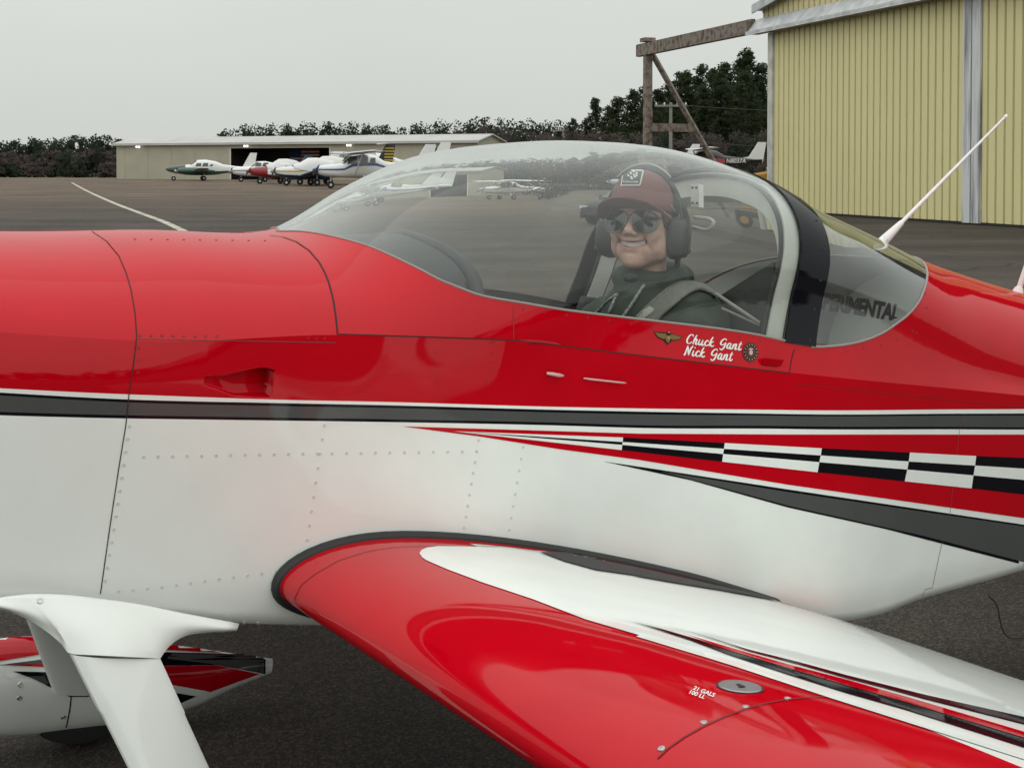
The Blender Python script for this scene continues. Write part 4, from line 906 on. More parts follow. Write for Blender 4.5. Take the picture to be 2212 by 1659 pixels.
# tail
for s in (1, -1):
    P = []
    for f, ch in ((0, .75), (.5, .66), (1, .5)):
        a0 = 4.0 - ch + .1 * f; P.append([tuple(W(a0 + ch * x, s * (.05 + 1.2 * f), .52 + z)) for x, z in ((0, 0), (.1, .03), (.4, .035), (1, 0), (.4, -.035), (.1, -.03))])
    MB().grid(np.array(P), close=True).build('stabiliser', WHITE, rv)
P = []
for f, ch in ((0, 1.2), (.5, .9), (1, .55)):
    a0 = 4.35 - ch + .12 * f; P.append([tuple(W(a0 + ch * x, z, .6 + 1.05 * f)) for x, z in ((0, 0), (.1, .03), (.4, .035), (1, 0), (.4, -.035), (.1, -.03))])
MB().grid(np.array(P), close=True).build('fin', RED, rv)
tw = MB().lathe([(.02, -.03), (.07, -.03), (.085, 0), (.07, .03), (.02, .03)], tuple(np.array(W(4.3, 0, 0)) * [1, 1, 0] + [0, 0, .085]), tuple(LX), 16).build('tail_wheel', TYRE, rv)
MB().tube([W(4.1, 0, .36), np.array(W(4.3, 0, 0)) * [1, 1, 0] + [0, 0, .12]], .014, 8).build('tail_spring', STEEL, rv)

# ------------------------------------------------------------------ wings
CH = 1.475
def naca(n=46):
    m_, k1, t = .2025, 15.957, .135; x = (1 - np.cos(np.linspace(0, np.pi, n))) / 2
    yt = 5 * t * (.2969 * np.sqrt(x) - .126 * x - .3516 * x ** 2 + .2843 * x ** 3 - .1036 * x ** 4)
    yc = np.where(x < m_, k1 / 6 * (x ** 3 - 3 * m_ * x ** 2 + m_ ** 2 * (3 - m_) * x), k1 * m_ ** 3 / 6 * (1 - x))
    d = np.gradient(yc, x); th = np.arctan(d); return np.concatenate([np.stack([x - yt * np.sin(th), yc + yt * np.cos(th)], 1)[::-1], np.stack([x + yt * np.sin(th), yc - yt * np.cos(th)], 1)[1:]])
AF = naca() * CH; ci, si = math.cos(R(-2.55)), math.sin(R(-2.55)); AF = np.stack([AF[:, 0] * ci - AF[:, 1] * si, AF[:, 0] * si + AF[:, 1] * ci], 1)
AF[:, 0] += 0.0; DI = math.tan(R(3.5))
def wing_surf(l0, l1, n, sg, grow=0.0):
    P = []
    for l in np.linspace(l0, l1, n):
        k = 1.0
        s = AF.copy()
        if grow: c = np.array([.5, .0]); d = s - np.array([.45, .0]); s = s + d / np.linalg.norm(d, axis=1, keepdims=True) * grow
        P.append(W(s[:, 0], np.full(len(s), sg * l), s[:, 1] + (l - .55) * DI))
    return np.array(P)
WINGS = {}
for sg in (-1, 1):
    P = wing_surf(.558, 3.35, 60, sg); n, k = P.shape[:2]; tipP = []
    for f in (.35, .7, .92, 1.0):
        kk = math.sqrt(max(0, 1 - f * f)); s = AF.copy(); s[:, 1] = s[:, 1] * (.12 + .88 * kk); s[:, 0] = .62 + (s[:, 0] - .62) * (.8 + .2 * kk)
        tipP.append(W(s[:, 0], np.full(len(s), sg * (3.35 + .16 * f)), s[:, 1] + (2.8 + .1 * f) * DI))
    mb = MB(); mb.grid(np.concatenate([P, np.array(tipP)]))
    for q in range(len(mb.F)): mb.M[q] = 1 if (q % (k - 1)) < 30 and (q // (k - 1)) > 0 else 0      # the aft upper skin is painted white
    mb.add(tipP[-1], [tuple(range(k))])
    if sg < 0: WBV = BVHTree.FromPolygons([Vector(v) for v in mb.V], mb.F)
    WINGS[sg] = mb.build('wing', [RED, WHITE], rv, recalc=True, sharp=45)
    # rubber strip between wing and fuselage
    e = []
    for (x, z) in AF[12:]:
        e.append((x, z))
    e = np.array(e); rim = np.array([W(e[:, 0], np.full(len(e), sg * .556), e[:, 1]), W(e[:, 0], np.full(len(e), sg * .556), e[:, 1])])
    c = np.array([.45, .0]); d = e - c; nrm = np.stack([np.gradient(e[:, 1]), -np.gradient(e[:, 0])], 1); nrm /= np.linalg.norm(nrm, axis=1, keepdims=True); nrm *= np.sign(np.sum(nrm * (e - np.array([.4, 0])), 1, keepdims=True))
    w_ = np.interp(e[:, 0], [0, .1, 1.0, 1.3], [.012, .012, .013, .004])
    rows_ = []
    for off, lo in ((.001, .548), (.6, .549), (1.0, .553), (.9, .563), (.45, .570), (-.15, .572)):
        q = e + nrm * (w_ * off)[:, None]; rows_.append(W(q[:, 0], np.full(len(q), sg * lo), q[:, 1]))
    MB().grid(np.array(rows_)).build('root_seal', RUBBER, WINGS[sg])
nw = WINGS[-1]
wp = lambda pts, f: [f(p) for p in pts]
dl_ = lambda name, polys, m, off=.0012, lat=16: decal(name, polys, m, WBV, off, nw, 6, lat * .7, 3.2)
whi = wp([(945, 165), (960, 188), (985, 205), (1100, 255), (1300, 330), (1600, 430), (1900, 545), (2212, 637)], z3) + wp([(220, 575), (530, 668), (730, 730), (1220, 892), (2212, 1207), (3400, 1590)], z4)
TE_ = wp([(3400, 1130), (2212, 764), (1800, 636), (1372, 503)], z4)
top_ = wp([(1200, 452), (1000, 402), (800, 357), (500, 293), (200, 233), (0, 200)], z4) + wp([(2050, 200), (1650, 152), (1400, 132), (1200, 125), (1050, 124), (985, 133), (955, 148)], z3)
dl_('white_field', [whi + TE_ + top_], WHITE)
WALK = mat('black_wing_walk', (.03, .03, .032), .75, bump=.5, bscale=600)
dl_('wing_walk', [wp([(1640, 162), (1780, 215), (1960, 265), (2212, 300)], z3) + wp([(200, 265), (400, 300), (650, 340), (900, 385), (935, 392)], z4) + wp([(900, 378), (800, 352), (500, 286), (200, 219), (0, 181)], z4) + wp([(2050, 185), (1800, 165)], z3)], WALK, .0034)
dl_('black_pinstripe', [wp([(200, 505), (350, 542), (550, 600), (700, 655), (1000, 745), (1300, 835), (1600, 920), (2212, 1105), (3200, 1400), (3200, 1455), (2212, 1150), (1600, 955), (1300, 870), (1000, 775), (700, 675), (500, 600), (330, 545)], z4)], BLACK, .0030)
dl_('red_pinstripe', [wp([(450, 564), (700, 640), (1000, 727), (1300, 805), (1600, 892), (2212, 1074), (3200, 1365), (3200, 1400), (2212, 1105), (1600, 920), (1300, 835), (1000, 745), (700, 655), (550, 600)], z4)], RED, .0036)
dl_('thin_black_line', [wp([(480, 550), (800, 649), (1050, 711), (1300, 780), (1470, 822), (1700, 880), (2212, 995), (3200, 1215), (3200, 1275), (2212, 1030), (1700, 900), (1470, 838), (1300, 794), (1050, 722), (800, 656)], z4)], BLACK, .0030)
zc_ = lambda p: ((1440 + p[0] * .18083) * .9862, (1420 + p[1] * .18083) * .9862)
ribbon_px('tank_joint', [wp([(0, 1335), (150, 1200), (330, 1075), (560, 945), (800, 835), (1070, 735), (1330, 665), (1600, 620), (1850, 596), (2100, 585)], zc_), wp([(340, 572), (270, 540), (230, 480), (228, 420), (260, 350), (340, 285), (480, 205), (650, 152), (800, 128), (960, 122), (1400, 125)], z3)], .0026, mat('tank_seam', (.13, .004, .006), .6), WBV, parent=nw)
mb = MB()
for p in [(50, 1215), (560, 895), (1070, 705), (1580, 605)]:
    h, n_ = hit(WBV, *zc_(p)); n_ = n_ if n_.z > 0 else -n_; mb.lathe([(.0002, .0012), (.0017, .0008), (.0019, .0016), (.0044, .0014), (.0048, .0002)], h, n_, 14)
mb.build('tank_screw', STEEL, nw, recalc=False)['kind'] = 'stuff'
rivets('wing_rivets', [(wp([(40, 285), (370, 398), (600, 475), (850, 563), (1130, 660), (1450, 775), (1680, 855), (2212, 1035)], z4), 27)], mat('wing_rivet_rim', (.10, .11, .11), .5), WBV, .0030, nw)
h, n_ = hit(WBV, *zc_((1000, 468))); n_ = n_ if n_.z > 0 else -n_
cap = MB().lathe([(.0003, .0022), (.0268, .0022), (.0285, .0008)], h, n_, 36).build('fuel_cap', mat('fuel_cap_metal', (.33, .34, .35), .4, metal=.85, bump=.1), nw, recalc=False)
MB().lathe([(.0285, .001), (.0298, .0016), (.031, .001)], h, n_, 36).build('cap_rim', RUBBER, cap, recalc=False)
tv = Vector(-LX); tv = (tv - n_ * tv.dot(n_)).normalized(); sv = n_.cross(tv)
mb = MB()
for cu, cv, du, dv in ((0, 0, .006, .003), (.006, -.002, .003, .005)): mb.add([tuple(h + n_ * .0030 + tv * (cu + i * du) + sv * (cv + j * dv)) for i, j in ((-1, -1), (1, -1), (1, 1), (-1, 1))], [(0, 1, 2, 3)])
mb.build('cap_latch', RUBBER, cap, smooth=False, recalc=False)

# ------------------------------------------------------------------ lettering
def text2d(s, size=1.0, shear=0.0, bold=0.0, space=1.0):
    cu = bpy.data.curves.new('t', 'FONT'); cu.body = s; cu.size = size; cu.shear = shear; cu.offset = bold; cu.space_character = space; to = bpy.data.objects.new('t', cu); link(to)
    me = bpy.data.meshes.new_from_object(to.evaluated_get(bpy.context.evaluated_depsgraph_get())); bpy.data.objects.remove(to)
    V = [(v.co.x, v.co.y) for v in me.vertices]; Fc = [tuple(p.vertices) for p in me.polygons]; bpy.data.meshes.remove(me); return V, Fc
STROKES = {'C': (1.15, [[(1.12, 1.3), (.9, 1.6), (.45, 1.4), (.12, .7), (.22, .15), (.6, .05), (1.0, .4)]]),
 'h': (.92, [[(0, 0), (.2, .9), (.5, 1.65)], [(.1, .4), (.42, .95), (.6, .8), (.48, .25), (.6, .02), (.9, .25)]]),
 'u': (1.0, [[(.12, .95), (.02, .3), (.2, .02), (.5, .3), (.7, .95)], [(.7, .95), (.6, .2), (.75, .02), (1.0, .25)]]),
 'c': (.76, [[(.65, .75), (.45, .95), (.12, .6), (.1, .2), (.35, .02), (.76, .3)]]),
 'k': (.95, [[(0, 0), (.2, .9), (.5, 1.65)], [(.75, .92), (.45, .75), (.2, .45)], [(.2, .45), (.5, .05), (.9, .25)]]),
 'G': (1.25, [[(1.15, 1.35), (.85, 1.6), (.4, 1.3), (.18, .8), (.4, .5), (.85, .7), (1.1, 1.0)], [(1.1, 1.0), (.9, .2), (.5, -.3), (.1, -.1)]]),
 'a': (.98, [[(.65, .85), (.42, .95), (.1, .55), (.12, .12), (.4, .1), (.66, .75)], [(.72, .95), (.6, .2), (.74, .02), (1.0, .25)]]),
 'n': (.92, [[(0, 0), (.15, .95)], [(.08, .4), (.45, .95), (.6, .8), (.5, .2), (.62, .02), (.92, .25)]]),
 't': (.66, [[(.4, 1.45), (.15, .3), (.3, .02), (.66, .3)], [(0, 1.0), (.62, 1.06)]]),
 'N': (1.35, [[(-.1, .1), (.1, .1), (.4, 1.55)], [(.4, 1.55), (.6, .8), (.78, .05)], [(.78, .05), (1.0, 1.1), (1.35, 1.65)]]),
 'i': (.5, [[(.15, .95), (.05, .25), (.2, .02), (.5, .28)], [(.27, 1.32), (.33, 1.46)]]), ' ': (.75, [])}
def script2d(s, w=.13, shear=.22):
    V, Fc = [], []; x0 = 0
    for ch in s:
        adv, st = STROKES[ch]
        for k in st:
            p = smoothline(k, 7); n = len(p); b0 = len(V)
            for i in range(n):
                t = p[min(i + 1, n - 1)] - p[max(i - 1, 0)]; t = t / (np.hypot(*t) + 1e-9); ww = w * (.55 + .6 * abs(t[1])) * (.55 + .45 * math.sin(math.pi * (i + .5) / n)) 
                for sg in (-1, 1): q = p[i] + np.array([-t[1], t[0]]) * ww * sg; V.append((x0 + q[0] + shear * q[1], q[1]))
            Fc += [(b0 + 2 * i, b0 + 2 * i + 2, b0 + 2 * i + 3, b0 + 2 * i + 1) for i in range(n - 1)]
        x0 += adv + .06
    return V, Fc
def lay(name, VF, o, ux, uy, mat_, bv=None, off=.0014, parent=None):
    "flat lettering laid on a skin: o is the base point, ux / uy the two unit steps"
    V, Fc = VF; mb = MB(); drop(bv or BV, [(o[0] + ux[0] * x + uy[0] * y, o[1] + ux[1] * x + uy[1] * y) for x, y in V], Fc, off, mb)
    return mb.build(name, mat_, parent or rv, smooth=False, recalc=False)
lay('pilot_name', script2d('Chuck Gant'), (1481, 742), (12.1, 1.55), (-.6, -13.0), WHITE_FLAT)
lay('pilot_name', script2d('Nick Gant'), (1477, 767), (12.1, 1.55), (-.6, -13.5), WHITE_FLAT)
lay('fuel_text', text2d('21 GALS', 1, .25, .02), (1496, 1490), (12.6, 4.6), (4.0, -11.5), WHITE_FLAT, WBV, .0012, nw)
lay('fuel_text', text2d('100 LL', 1, .25, .02), (1486, 1498), (12.6, 4.6), (4.0, -11.5), WHITE_FLAT, WBV, .0012, nw)
# winged badge and round badge
GOLD = mat('old_gold', (.20, .13, .04), .45, metal=.3); MAROON = mat('badge_maroon', (.10, .012, .016), .5); BONE = mat('badge_pale', (.5, .4, .33), .5)
bz = lambda p: ((1100 + p[0] * .30741) * .9862, (680 + p[1] * .30741) * .9862)
decal('wing_badge_edge', [wp([(1076, 153), (1140, 155), (1170, 160), (1182, 146), (1196, 160), (1230, 175), (1284, 186), (1262, 212), (1210, 216), (1176, 246), (1146, 214), (1106, 196)], bz)], BLACK, off=.0010, step=5)
decal('wing_badge', [wp([(1084, 158), (1165, 166), (1170, 190), (1150, 206), (1110, 190)], bz), wp([(1196, 168), (1276, 190), (1256, 208), (1206, 210), (1196, 196)], bz), wp([(1171, 178), (1198, 182), (1196, 210), (1178, 236), (1160, 208)], bz)], GOLD, off=.0016, step=5)
decal('badge_crest', [wp([(1176, 184), (1192, 187), (1190, 206), (1176, 204)], bz), wp([(1178, 152), (1190, 152), (1192, 162), (1178, 162)], bz)], mat('badge_light_gold', (.34, .25, .10), .5), off=.0021, step=4)
def oval(c, rx, ry, n=28): return [(c[0] + rx * math.cos(q), c[1] + ry * math.sin(q)) for q in np.linspace(0, 2 * math.pi, n, endpoint=False)]
bc = bz((1767, 298))
decal('round_badge', [oval(bc, 17.2, 21)], BLACK, off=.0010, step=4); decal('badge_ring', [oval(bc, 16, 19.6)], GOLD, off=.0015, step=4); decal('badge_field', [oval(bc, 14.8, 18.2)], BLACK, off=.0020, step=4)
decal('badge_disc', [oval(bc, 10.5, 13)], MAROON, off=.0025, step=4); decal('badge_emblem', [oval((bc[0], bc[1] + 1), 4.2, 5.5, 14), [(bc[0] - 6, bc[1] - 6), (bc[0] - 1, bc[1] - 9), (bc[0] + 6, bc[1] - 7), (bc[0] + 1, bc[1] - 4)]], BONE, off=.0030, step=3)
for k in range(14):
    q = 2 * math.pi * k / 14; decal('badge_letter', [oval((bc[0] + 12.6 * math.cos(q), bc[1] + 15.6 * math.sin(q)), 1.1, 1.5, 6)], BONE, off=.0026, step=9)
# latch tab and small fittings on the flank
lp_ = [side_un(*bz(p)) for p in [(1862, 338), (1985, 350)]]
tb_ = MB(); (a0, u0), (a1, u1) = lp_
tb_.hexa([W(a0, -.549, u0 - .016), W(a1, -.549, u1 - .016), W(a1, -.546, u1 - .016), W(a0, -.546, u0 - .016), W(a0, -.558, u0), W(a1, -.558, u1), W(a1, -.546, u1), W(a0, -.546, u0)]); tb_.build('latch_tab', RED, rv, smooth=False)
for pa, pb, r in (((312, 446), (425, 462), .0042), ((575, 482), (870, 514), .0022)):
    (a0, u0), (a1, u1) = side_un(*bz(pa)), side_un(*bz(pb)); mb = MB(); mb.tube([W(a0, -.551, u0), W(a0 + .012, -.556, u0 + (u1 - u0) * .15), W(a1 - .01, -.557, u1), W(a1, -.555, u1)], [r * .7, r, r, r * .5], 8)
    mb.build('door_pin', mat('pinkish_metal', (.62, .38, .36), .4, metal=.4), rv)
ribbon_px('lap_joint', [[z7((1040, 330)), z7((2212, 452))]], .0014, mat('red_lap_joint', (.25, .003, .006), .6))
# ------------------------------------------------------------------ landing gear
z2 = lambda p: (p[0] * .34358 * .9862, (1250 + p[1] * .34358) * .9862)
def legring(c, ch, th, n=20):
    q = np.linspace(0, 2 * np.pi, n, endpoint=False); x = np.cos(q); y = np.sin(q) * (1 + .35 * -x) * .9
    return np.stack([c[0] + ch / 2 * x, np.full(n, c[1]) + th / 2 * y, np.full(n, c[2])], 1)
for sg in (-1, 1):
    gl = np.array([-.302, .60, -.11]); ge = np.array([-.03 if sg > 0 else .03, .80, -.66]); P = []
    for f in (0, .08, .16, .17, .5, 1.0):
        c = gl + (ge - gl) * f; ch = .162 - .03 * f - (.004 if f > .165 else 0); r = legring(c, ch, .040 - .008 * f); P.append(W(r[:, 0], sg * r[:, 1], r[:, 2] - (r[:, 0] - c[0]) * .06))
    MB().grid(np.array(P), close=True).build('gear_leg', WHITE, rv)
    # saddle fairing from flank to leg
    up = [side_un(*p) for p in [(-60, 1296), (0, 1286), (40, 1281.5), (80, 1280), (150, 1284), (215, 1292), (300, 1304), (400, 1325), (515, 1347)]]
    NS, NR = 48, 14; fr_ = [(-60, 1300), (0, 1312), (60, 1335), (100, 1360), (130, 1385), (150, 1410)]; bk_ = [(345, 1420), (357, 1402), (372, 1387), (400, 1371), (440, 1364.5), (515, 1362)]
    topc = smoothline(up, 12); topc = topc[np.linspace(0, len(topc) - 1, NS).astype(int)]; lowc = []
    fr_s, bk_s = smoothline(fr_, 8), smoothline(bk_, 8)
    for s_ in np.linspace(0, 1, NS):
        if s_ < .3: k = s_ / .3; p = fr_s[int(k * (len(fr_s) - 1))]; l = .552 + .05 * k ** 2.5
        elif s_ < .68: k = (s_ - .3) / .38; p = (150 + 195 * k, 1410 + 10 * k); l = .602 + .022 * math.sin(math.pi * k)
        else: k = (s_ - .68) / .32; p = bk_s[int(k * (len(bk_s) - 1))]; l = .602 - .045 * (1 - (1 - k) ** 2.2)
        a, u = un(p[0], p[1], -l); lowc.append((a, l, u))
    G = []
    for r in np.linspace(0, 1, NR):
        row = []
        for (at, ut), (ab, lb, ub) in zip(topc, lowc):
            row.append((at + (ab - at) * (1 - (1 - r) ** 1.5), .5505 + (lb - .5505) * r ** 1.3 + .010 * math.sin(math.pi * r), ut + (ub - ut) * r))
        row = np.array(row); G.append(W(row[:, 0], sg * row[:, 1], row[:, 2]))
    row = np.array([(a, .50, u + .006) for a, l, u in lowc]); G.append(W(row[:, 0], sg * row[:, 1], row[:, 2]))
    fr = MB().grid(np.array(G)).build('leg_fairing', WHITE, rv, recalc=False, sharp=50)
    fr.modifiers.new('thick', 'SOLIDIFY').thickness = .002
    # wheel pant and tyre
    st = [(-.46, -.69, -.66, .012), (-.42, -.75, -.60, .055), (-.32, -.785, -.555, .085), (-.16, -.80, -.535, .098), (0, -.79, -.535, .098), (.15, -.775, -.55, .092), (.3, -.748, -.567, .072), (.45, -.685, -.588, .04), (.56, -.645, -.602, .014)]
    fz_ = [pch([s[0] for s in st], [s[k] for s in st]) for k in (1, 2, 3)]; P = []
    for a in np.linspace(-.46, .56, 40):
        lo, hi, hw = (float(f(a)) for f in fz_); q = np.linspace(0, 2 * np.pi, 26, endpoint=False)
        P.append(W(np.full(26, a), sg * .9 + hw * np.sign(np.cos(q)) * np.abs(np.cos(q)) ** .8, (lo + hi) / 2 + (hi - lo) / 2 * np.sin(q)))
    mb = MB().grid(np.array(P), close=True); k = len(mb.V); mb.F += [tuple(range(26)), tuple(range(k - 26, k))]; mb.M += [0, 0]
    for q in range(len(mb.F)): mb.M[q] = 1 if q == len(mb.F) - 1 else 0
    pant = mb.build('wheel_pant', [WHITE, BLACK], rv)
    ax = W(0, sg * .9, -.66); ax = np.array([ax[0], ax[1], .178])
    wh = MB().lathe([(.05, -.05), (.12, -.062), (.165, -.055), (.178, -.02), (.178, .02), (.165, .055), (.12, .062), (.05, .05)], ax, tuple(LX), 40).build('tyre', TYRE, rv)
    if sg > 0:
        PB = BVHTree.FromPolygons([Vector(v) for v in mb.V], mb.F); dp = lambda n, pl, m, off=.0015: decal(n, [wp(pl, z2)], m, PB, off * 1.6, pant, 4, 6)
        dp('pant_paint', [(-60, 380), (190, 380), (300, 400), (1000, 400), (1100, 412), (1400, 470), (1690, 522), (1690, 536), (1060, 506), (300, 525), (0, 575), (-60, 585)], RED)
        dp('pant_paint', [(-40, 602), (60, 592), (260, 566), (600, 545), (600, 575), (280, 590), (100, 602)], GREY)
        dp('pant_paint', [(20, 600), (280, 590), (600, 575), (600, 620), (270, 612)], RED, .0015)
        dp('pant_paint', [(80, 640), (290, 645), (600, 640), (1060, 520), (1690, 540), (1690, 655), (1380, 600), (1040, 605), (700, 720), (560, 800), (440, 800), (330, 745), (200, 682)], BLACK)
        dp('pant_paint', [(1100, 528), (1680, 546), (1680, 648), (1400, 600), (1060, 560)], GREY, .0016)
        dp('pant_paint', [(1030, 607), (1380, 602), (1650, 655), (1340, 768), (1080, 722), (900, 690)], RED, .0016)
        dp('pant_paint', [(1050, 765), (1250, 796), (1150, 840), (1000, 860), (900, 800)], BLACK, .0016)
        mb = MB()
        for p in ((130, 725), (125, 810), (405, 933)):
            h, n_ = hit(PB, *z2(p))
            if h is not None:
                n_ = n_ if n_.dot(Vector(CAM) - h) > 0 else -n_; mb.lathe([(.0003, .001), (.002, .0005), (.003, .0016), (.0058, .0018), (.0072, .0003)], h, n_, 14)
        if mb.V: mb.build('pant_screw', STEEL, pant, recalc=False)
        ribbon_px('pant_joint', [wp([(440, 700), (455, 790), (445, 880), (430, 960), (415, 1020)], z2)], .004, SEAM, PB, parent=pant)
    else:
        mb = MB(); FB = BVHTree.FromPolygons([v.co + Vector((0, 0, 0)) for v in fr.data.vertices], [tuple(p.vertices) for p in fr.data.polygons]); h, n_ = hit(FB, *z2((255, 193)))
        if h is not None:
            n_ = n_ if n_.dot(Vector(CAM) - h) > 0 else -n_; mb.lathe([(.0003, .002), (.002, .001), (.003, .003), (.005, .0032), (.0068, .0006)], h, n_, 14); mb.build('fairing_screw', STEEL, fr, recalc=False)
# exhaust-side scoop under the nose is out of sight; belly aerial wire and aerials
pa, pb = un(2136, 1287, -.2), un(2215, 1378, -.2)
MB().tube(smoothline([W(pa[0], -.2, pa[1]), W(*[(pa[0] + .04), -.2, pa[1] - .03]), W(pa[0] + .085, -.2, pb[1] + .015), W(pb[0], -.2, pb[1]), W(pb[0] + .4, -.2, pb[1] + .02)], 8), .0018, 6).build('belly_wire', RUBBER, rv)
b0, b1 = W(1.935, 0, .895), W(2.392, 0, 1.366); d = b1 - b0
an = MB().tube([b0 - d * .02, b0 + d * .03, b0 + d * .09, b0 + d * .16, b0 + d * .17, b0 + d * .6, b0 + d * .985], [.0165, .0155, .0125, .0085, .0062, .0048, .0036], 12)
ao = an.build('whip_aerial', mat('aerial_white', (.78, .74, .74), .35, coat=.5), rv); MB().tube([b0 + d * .982, b0 + d * 1.0], [.0055, .005], 10).build('aerial_tip', WHITE_FLAT, ao)
tv = Vector(d).normalized(); cv = (Vector(CAM) - Vector(b0)).normalized(); sv = tv.cross(cv).normalized(); ctr = Vector(b0) + Vector(d) * .035 + cv * .0165
MB().add([tuple(ctr + tv * i * .007 + sv * j * .006) for i, j in ((-1, -1), (1, -1), (1, 1), (-1, 1))], [(0, 1, 2, 3)]).build('aerial_label', BLACK, ao, smooth=False, recalc=False)
b0, b1 = W(2.535, 0, .815), W(2.60, 0, 1.05)
MB().tube([b0, b0 + (b1 - b0) * .08, b0 + (b1 - b0) * .1, b1], [.02, .013, .009, .006], 10).build('blade_aerial', mat('aerial_pinkish_white', (.72, .62, .60), .4), rv)

# ------------------------------------------------------------------ cockpit
LIN = mat('cockpit_lining', (.05, .05, .05), .8); GREYLIN = mat('grey_cabin_lining', (.25, .25, .24), .8)
a_ = np.linspace(-.02, 3.0, 60); P = [W(a_, -(WS(a_) - .012), UB(a_) - .006), W(a_, -(WS(a_) - .02), UBOT(a_) + .05), W(a_, WS(a_) - .02, UBOT(a_) + .05), W(a_, WS(a_) - .012, UB(a_) - .006)]
MB().grid(np.array(P)).build('cockpit_lining', LIN, rv, recalc=False, sharp=30)
for sg in (-1, 1):
    a2 = np.linspace(.1, 1.97 if sg < 0 else 2.14, 90); T = np.linspace(0, 1, 8); A2, T2 = np.meshgrid(a2, T, indexing='ij'); tb = tbound(a2)[:, None] * T2 * .999; l, u = sect(A2, tb)
    MB().grid(W(A2, sg * (l - .007), u - .004 * (T2 > .5))[:58]).build('skirt_lining', LIN, rv, recalc=False)
    MB().grid(W(A2, sg * (l - .007), u - .004 * (T2 > .5))[57:]).build('rear_lining', mat('pale_rear_lining', (.40, .40, .385), .8), rv, recalc=False)
a3 = np.linspace(.11, .41, 16); L3 = np.linspace(-.445, .445, 40); A3, LL3 = np.meshgrid(a3, L3, indexing='ij')
ed = pch([0, .165, .3, .4, .44], [.727, .711, .687, .648, .600]); ft = lambda l: .672 - .9 * l ** 2
k3 = ((A3 - .11) / .30) ** .8; U3 = ft(LL3 * .9) * (1 - k3) + ed(np.abs(LL3)) * k3
hd_ = MB().grid(W(A3, LL3 * (.62 + .38 * k3), U3 - .006)).build('glareshield', HOOD, rv, recalc=False)
le = np.linspace(-.445, .445, 50); MB().tube(W(np.full(50, .405), le, ed(np.abs(le)) - .014), .017, 12).build('glareshield_roll', HOOD, hd_)
P = [W(np.full(50, .385), le, ed(np.abs(le)) - .02), W(np.full(50, .37), le, np.full(50, .15))]
pn = MB().grid(np.array(P)).build('instrument_panel', DARK, rv, recalc=False)
for l, u, r in ((-.3, .5, .04), (-.18, .52, .04), (-.06, .52, .04), (.08, .5, .05), (.24, .5, .05)):
    MB().lathe([(.0, .002), (r * .85, .002), (r, .006), (r * 1.05, 0)], W(.392, l, u), tuple(AX), 20).build('gauge', BLACK, pn, recalc=False)
# roll bar: pale arch just inside the band
T = np.concatenate([np.linspace(.02, 1, 40), np.linspace(1, .02, 40)[1:]]); S = np.concatenate([-np.ones(40), np.ones(39)])
P = []
shf = lambda l: lean(T, S) + .045 * (1 + S * l / .5)        # the bar stands a little skew behind the seats
for a, ins in ((1.135, .012), (1.182, .012), (1.182, .034), (1.135, .034)):
    l, u = sect(np.full(79, a), T); d = np.stack([l, u - .55], 1); d /= np.linalg.norm(d, axis=1, keepdims=True); aw = np.full(79, a) + shf(l); l, u = sect(aw, T); ins = ins + (.045 * np.clip((T - .35) / .4, 0, 1) if ins > .02 else 0); P.append(W(aw, S * (l - d[:, 0] * ins), u - d[:, 1] * ins))
P.append(P[0]); MB().grid(np.array(P)).build('roll_bar', PALE, rv, sharp=30)
for ae in (1.131, 1.187):
    l, u = sect(np.full(79, ae), T); d = np.stack([l, u - .55], 1); d /= np.linalg.norm(d, axis=1, keepdims=True); aw = np.full(79, ae) + shf(l); l, u = sect(aw, T); MB().tube(W(aw, S * (l - d[:, 0] * .022), u - d[:, 1] * .022), .006, 6).build('roll_bar_edging', RUBBER, rv)
l0, u0 = una(1515, 425, 1.12); br = MB(); c = np.array([1.115, l0, u0])
for (da, dl, du) in ((0, 0, 0),):
    br.hexa([W(1.10, l0 - .022, u0 - .03), W(1.115, l0 - .022, u0 - .03), W(1.115, l0 + .012, u0 - .03), W(1.10, l0 + .012, u0 - .03), W(1.10, l0 - .008, u0 + .03), W(1.115, l0 - .008, u0 + .03), W(1.115, l0 + .026, u0 + .03), W(1.10, l0 + .026, u0 + .03)])
bro = br.build('canopy_latch', mat('satin_alloy', (.50, .50, .48), .4, metal=.4), rv, smooth=False)
for i, j in ((-.012, -.02), (.006, -.02), (-.001, .02), (.016, .02)): MB().lathe([(.0002, .004), (.003, .003), (.0036, 0)], W(1.10, l0 + i, u0 + j), tuple(-AX), 8).build('latch_bolt', DARK, bro, recalc=False)
hl_ = [una(x, y, 1.09) for x, y in ((1500, 470), (1528, 473), (1540, 480), (1536, 492), (1522, 497), (1496, 491))]
MB().tube(smoothline([W(1.09, l, u) for l, u in hl_], 6), .005, 8).build('pull_handle', mat('grey_handle', (.33, .33, .31), .5), rv)
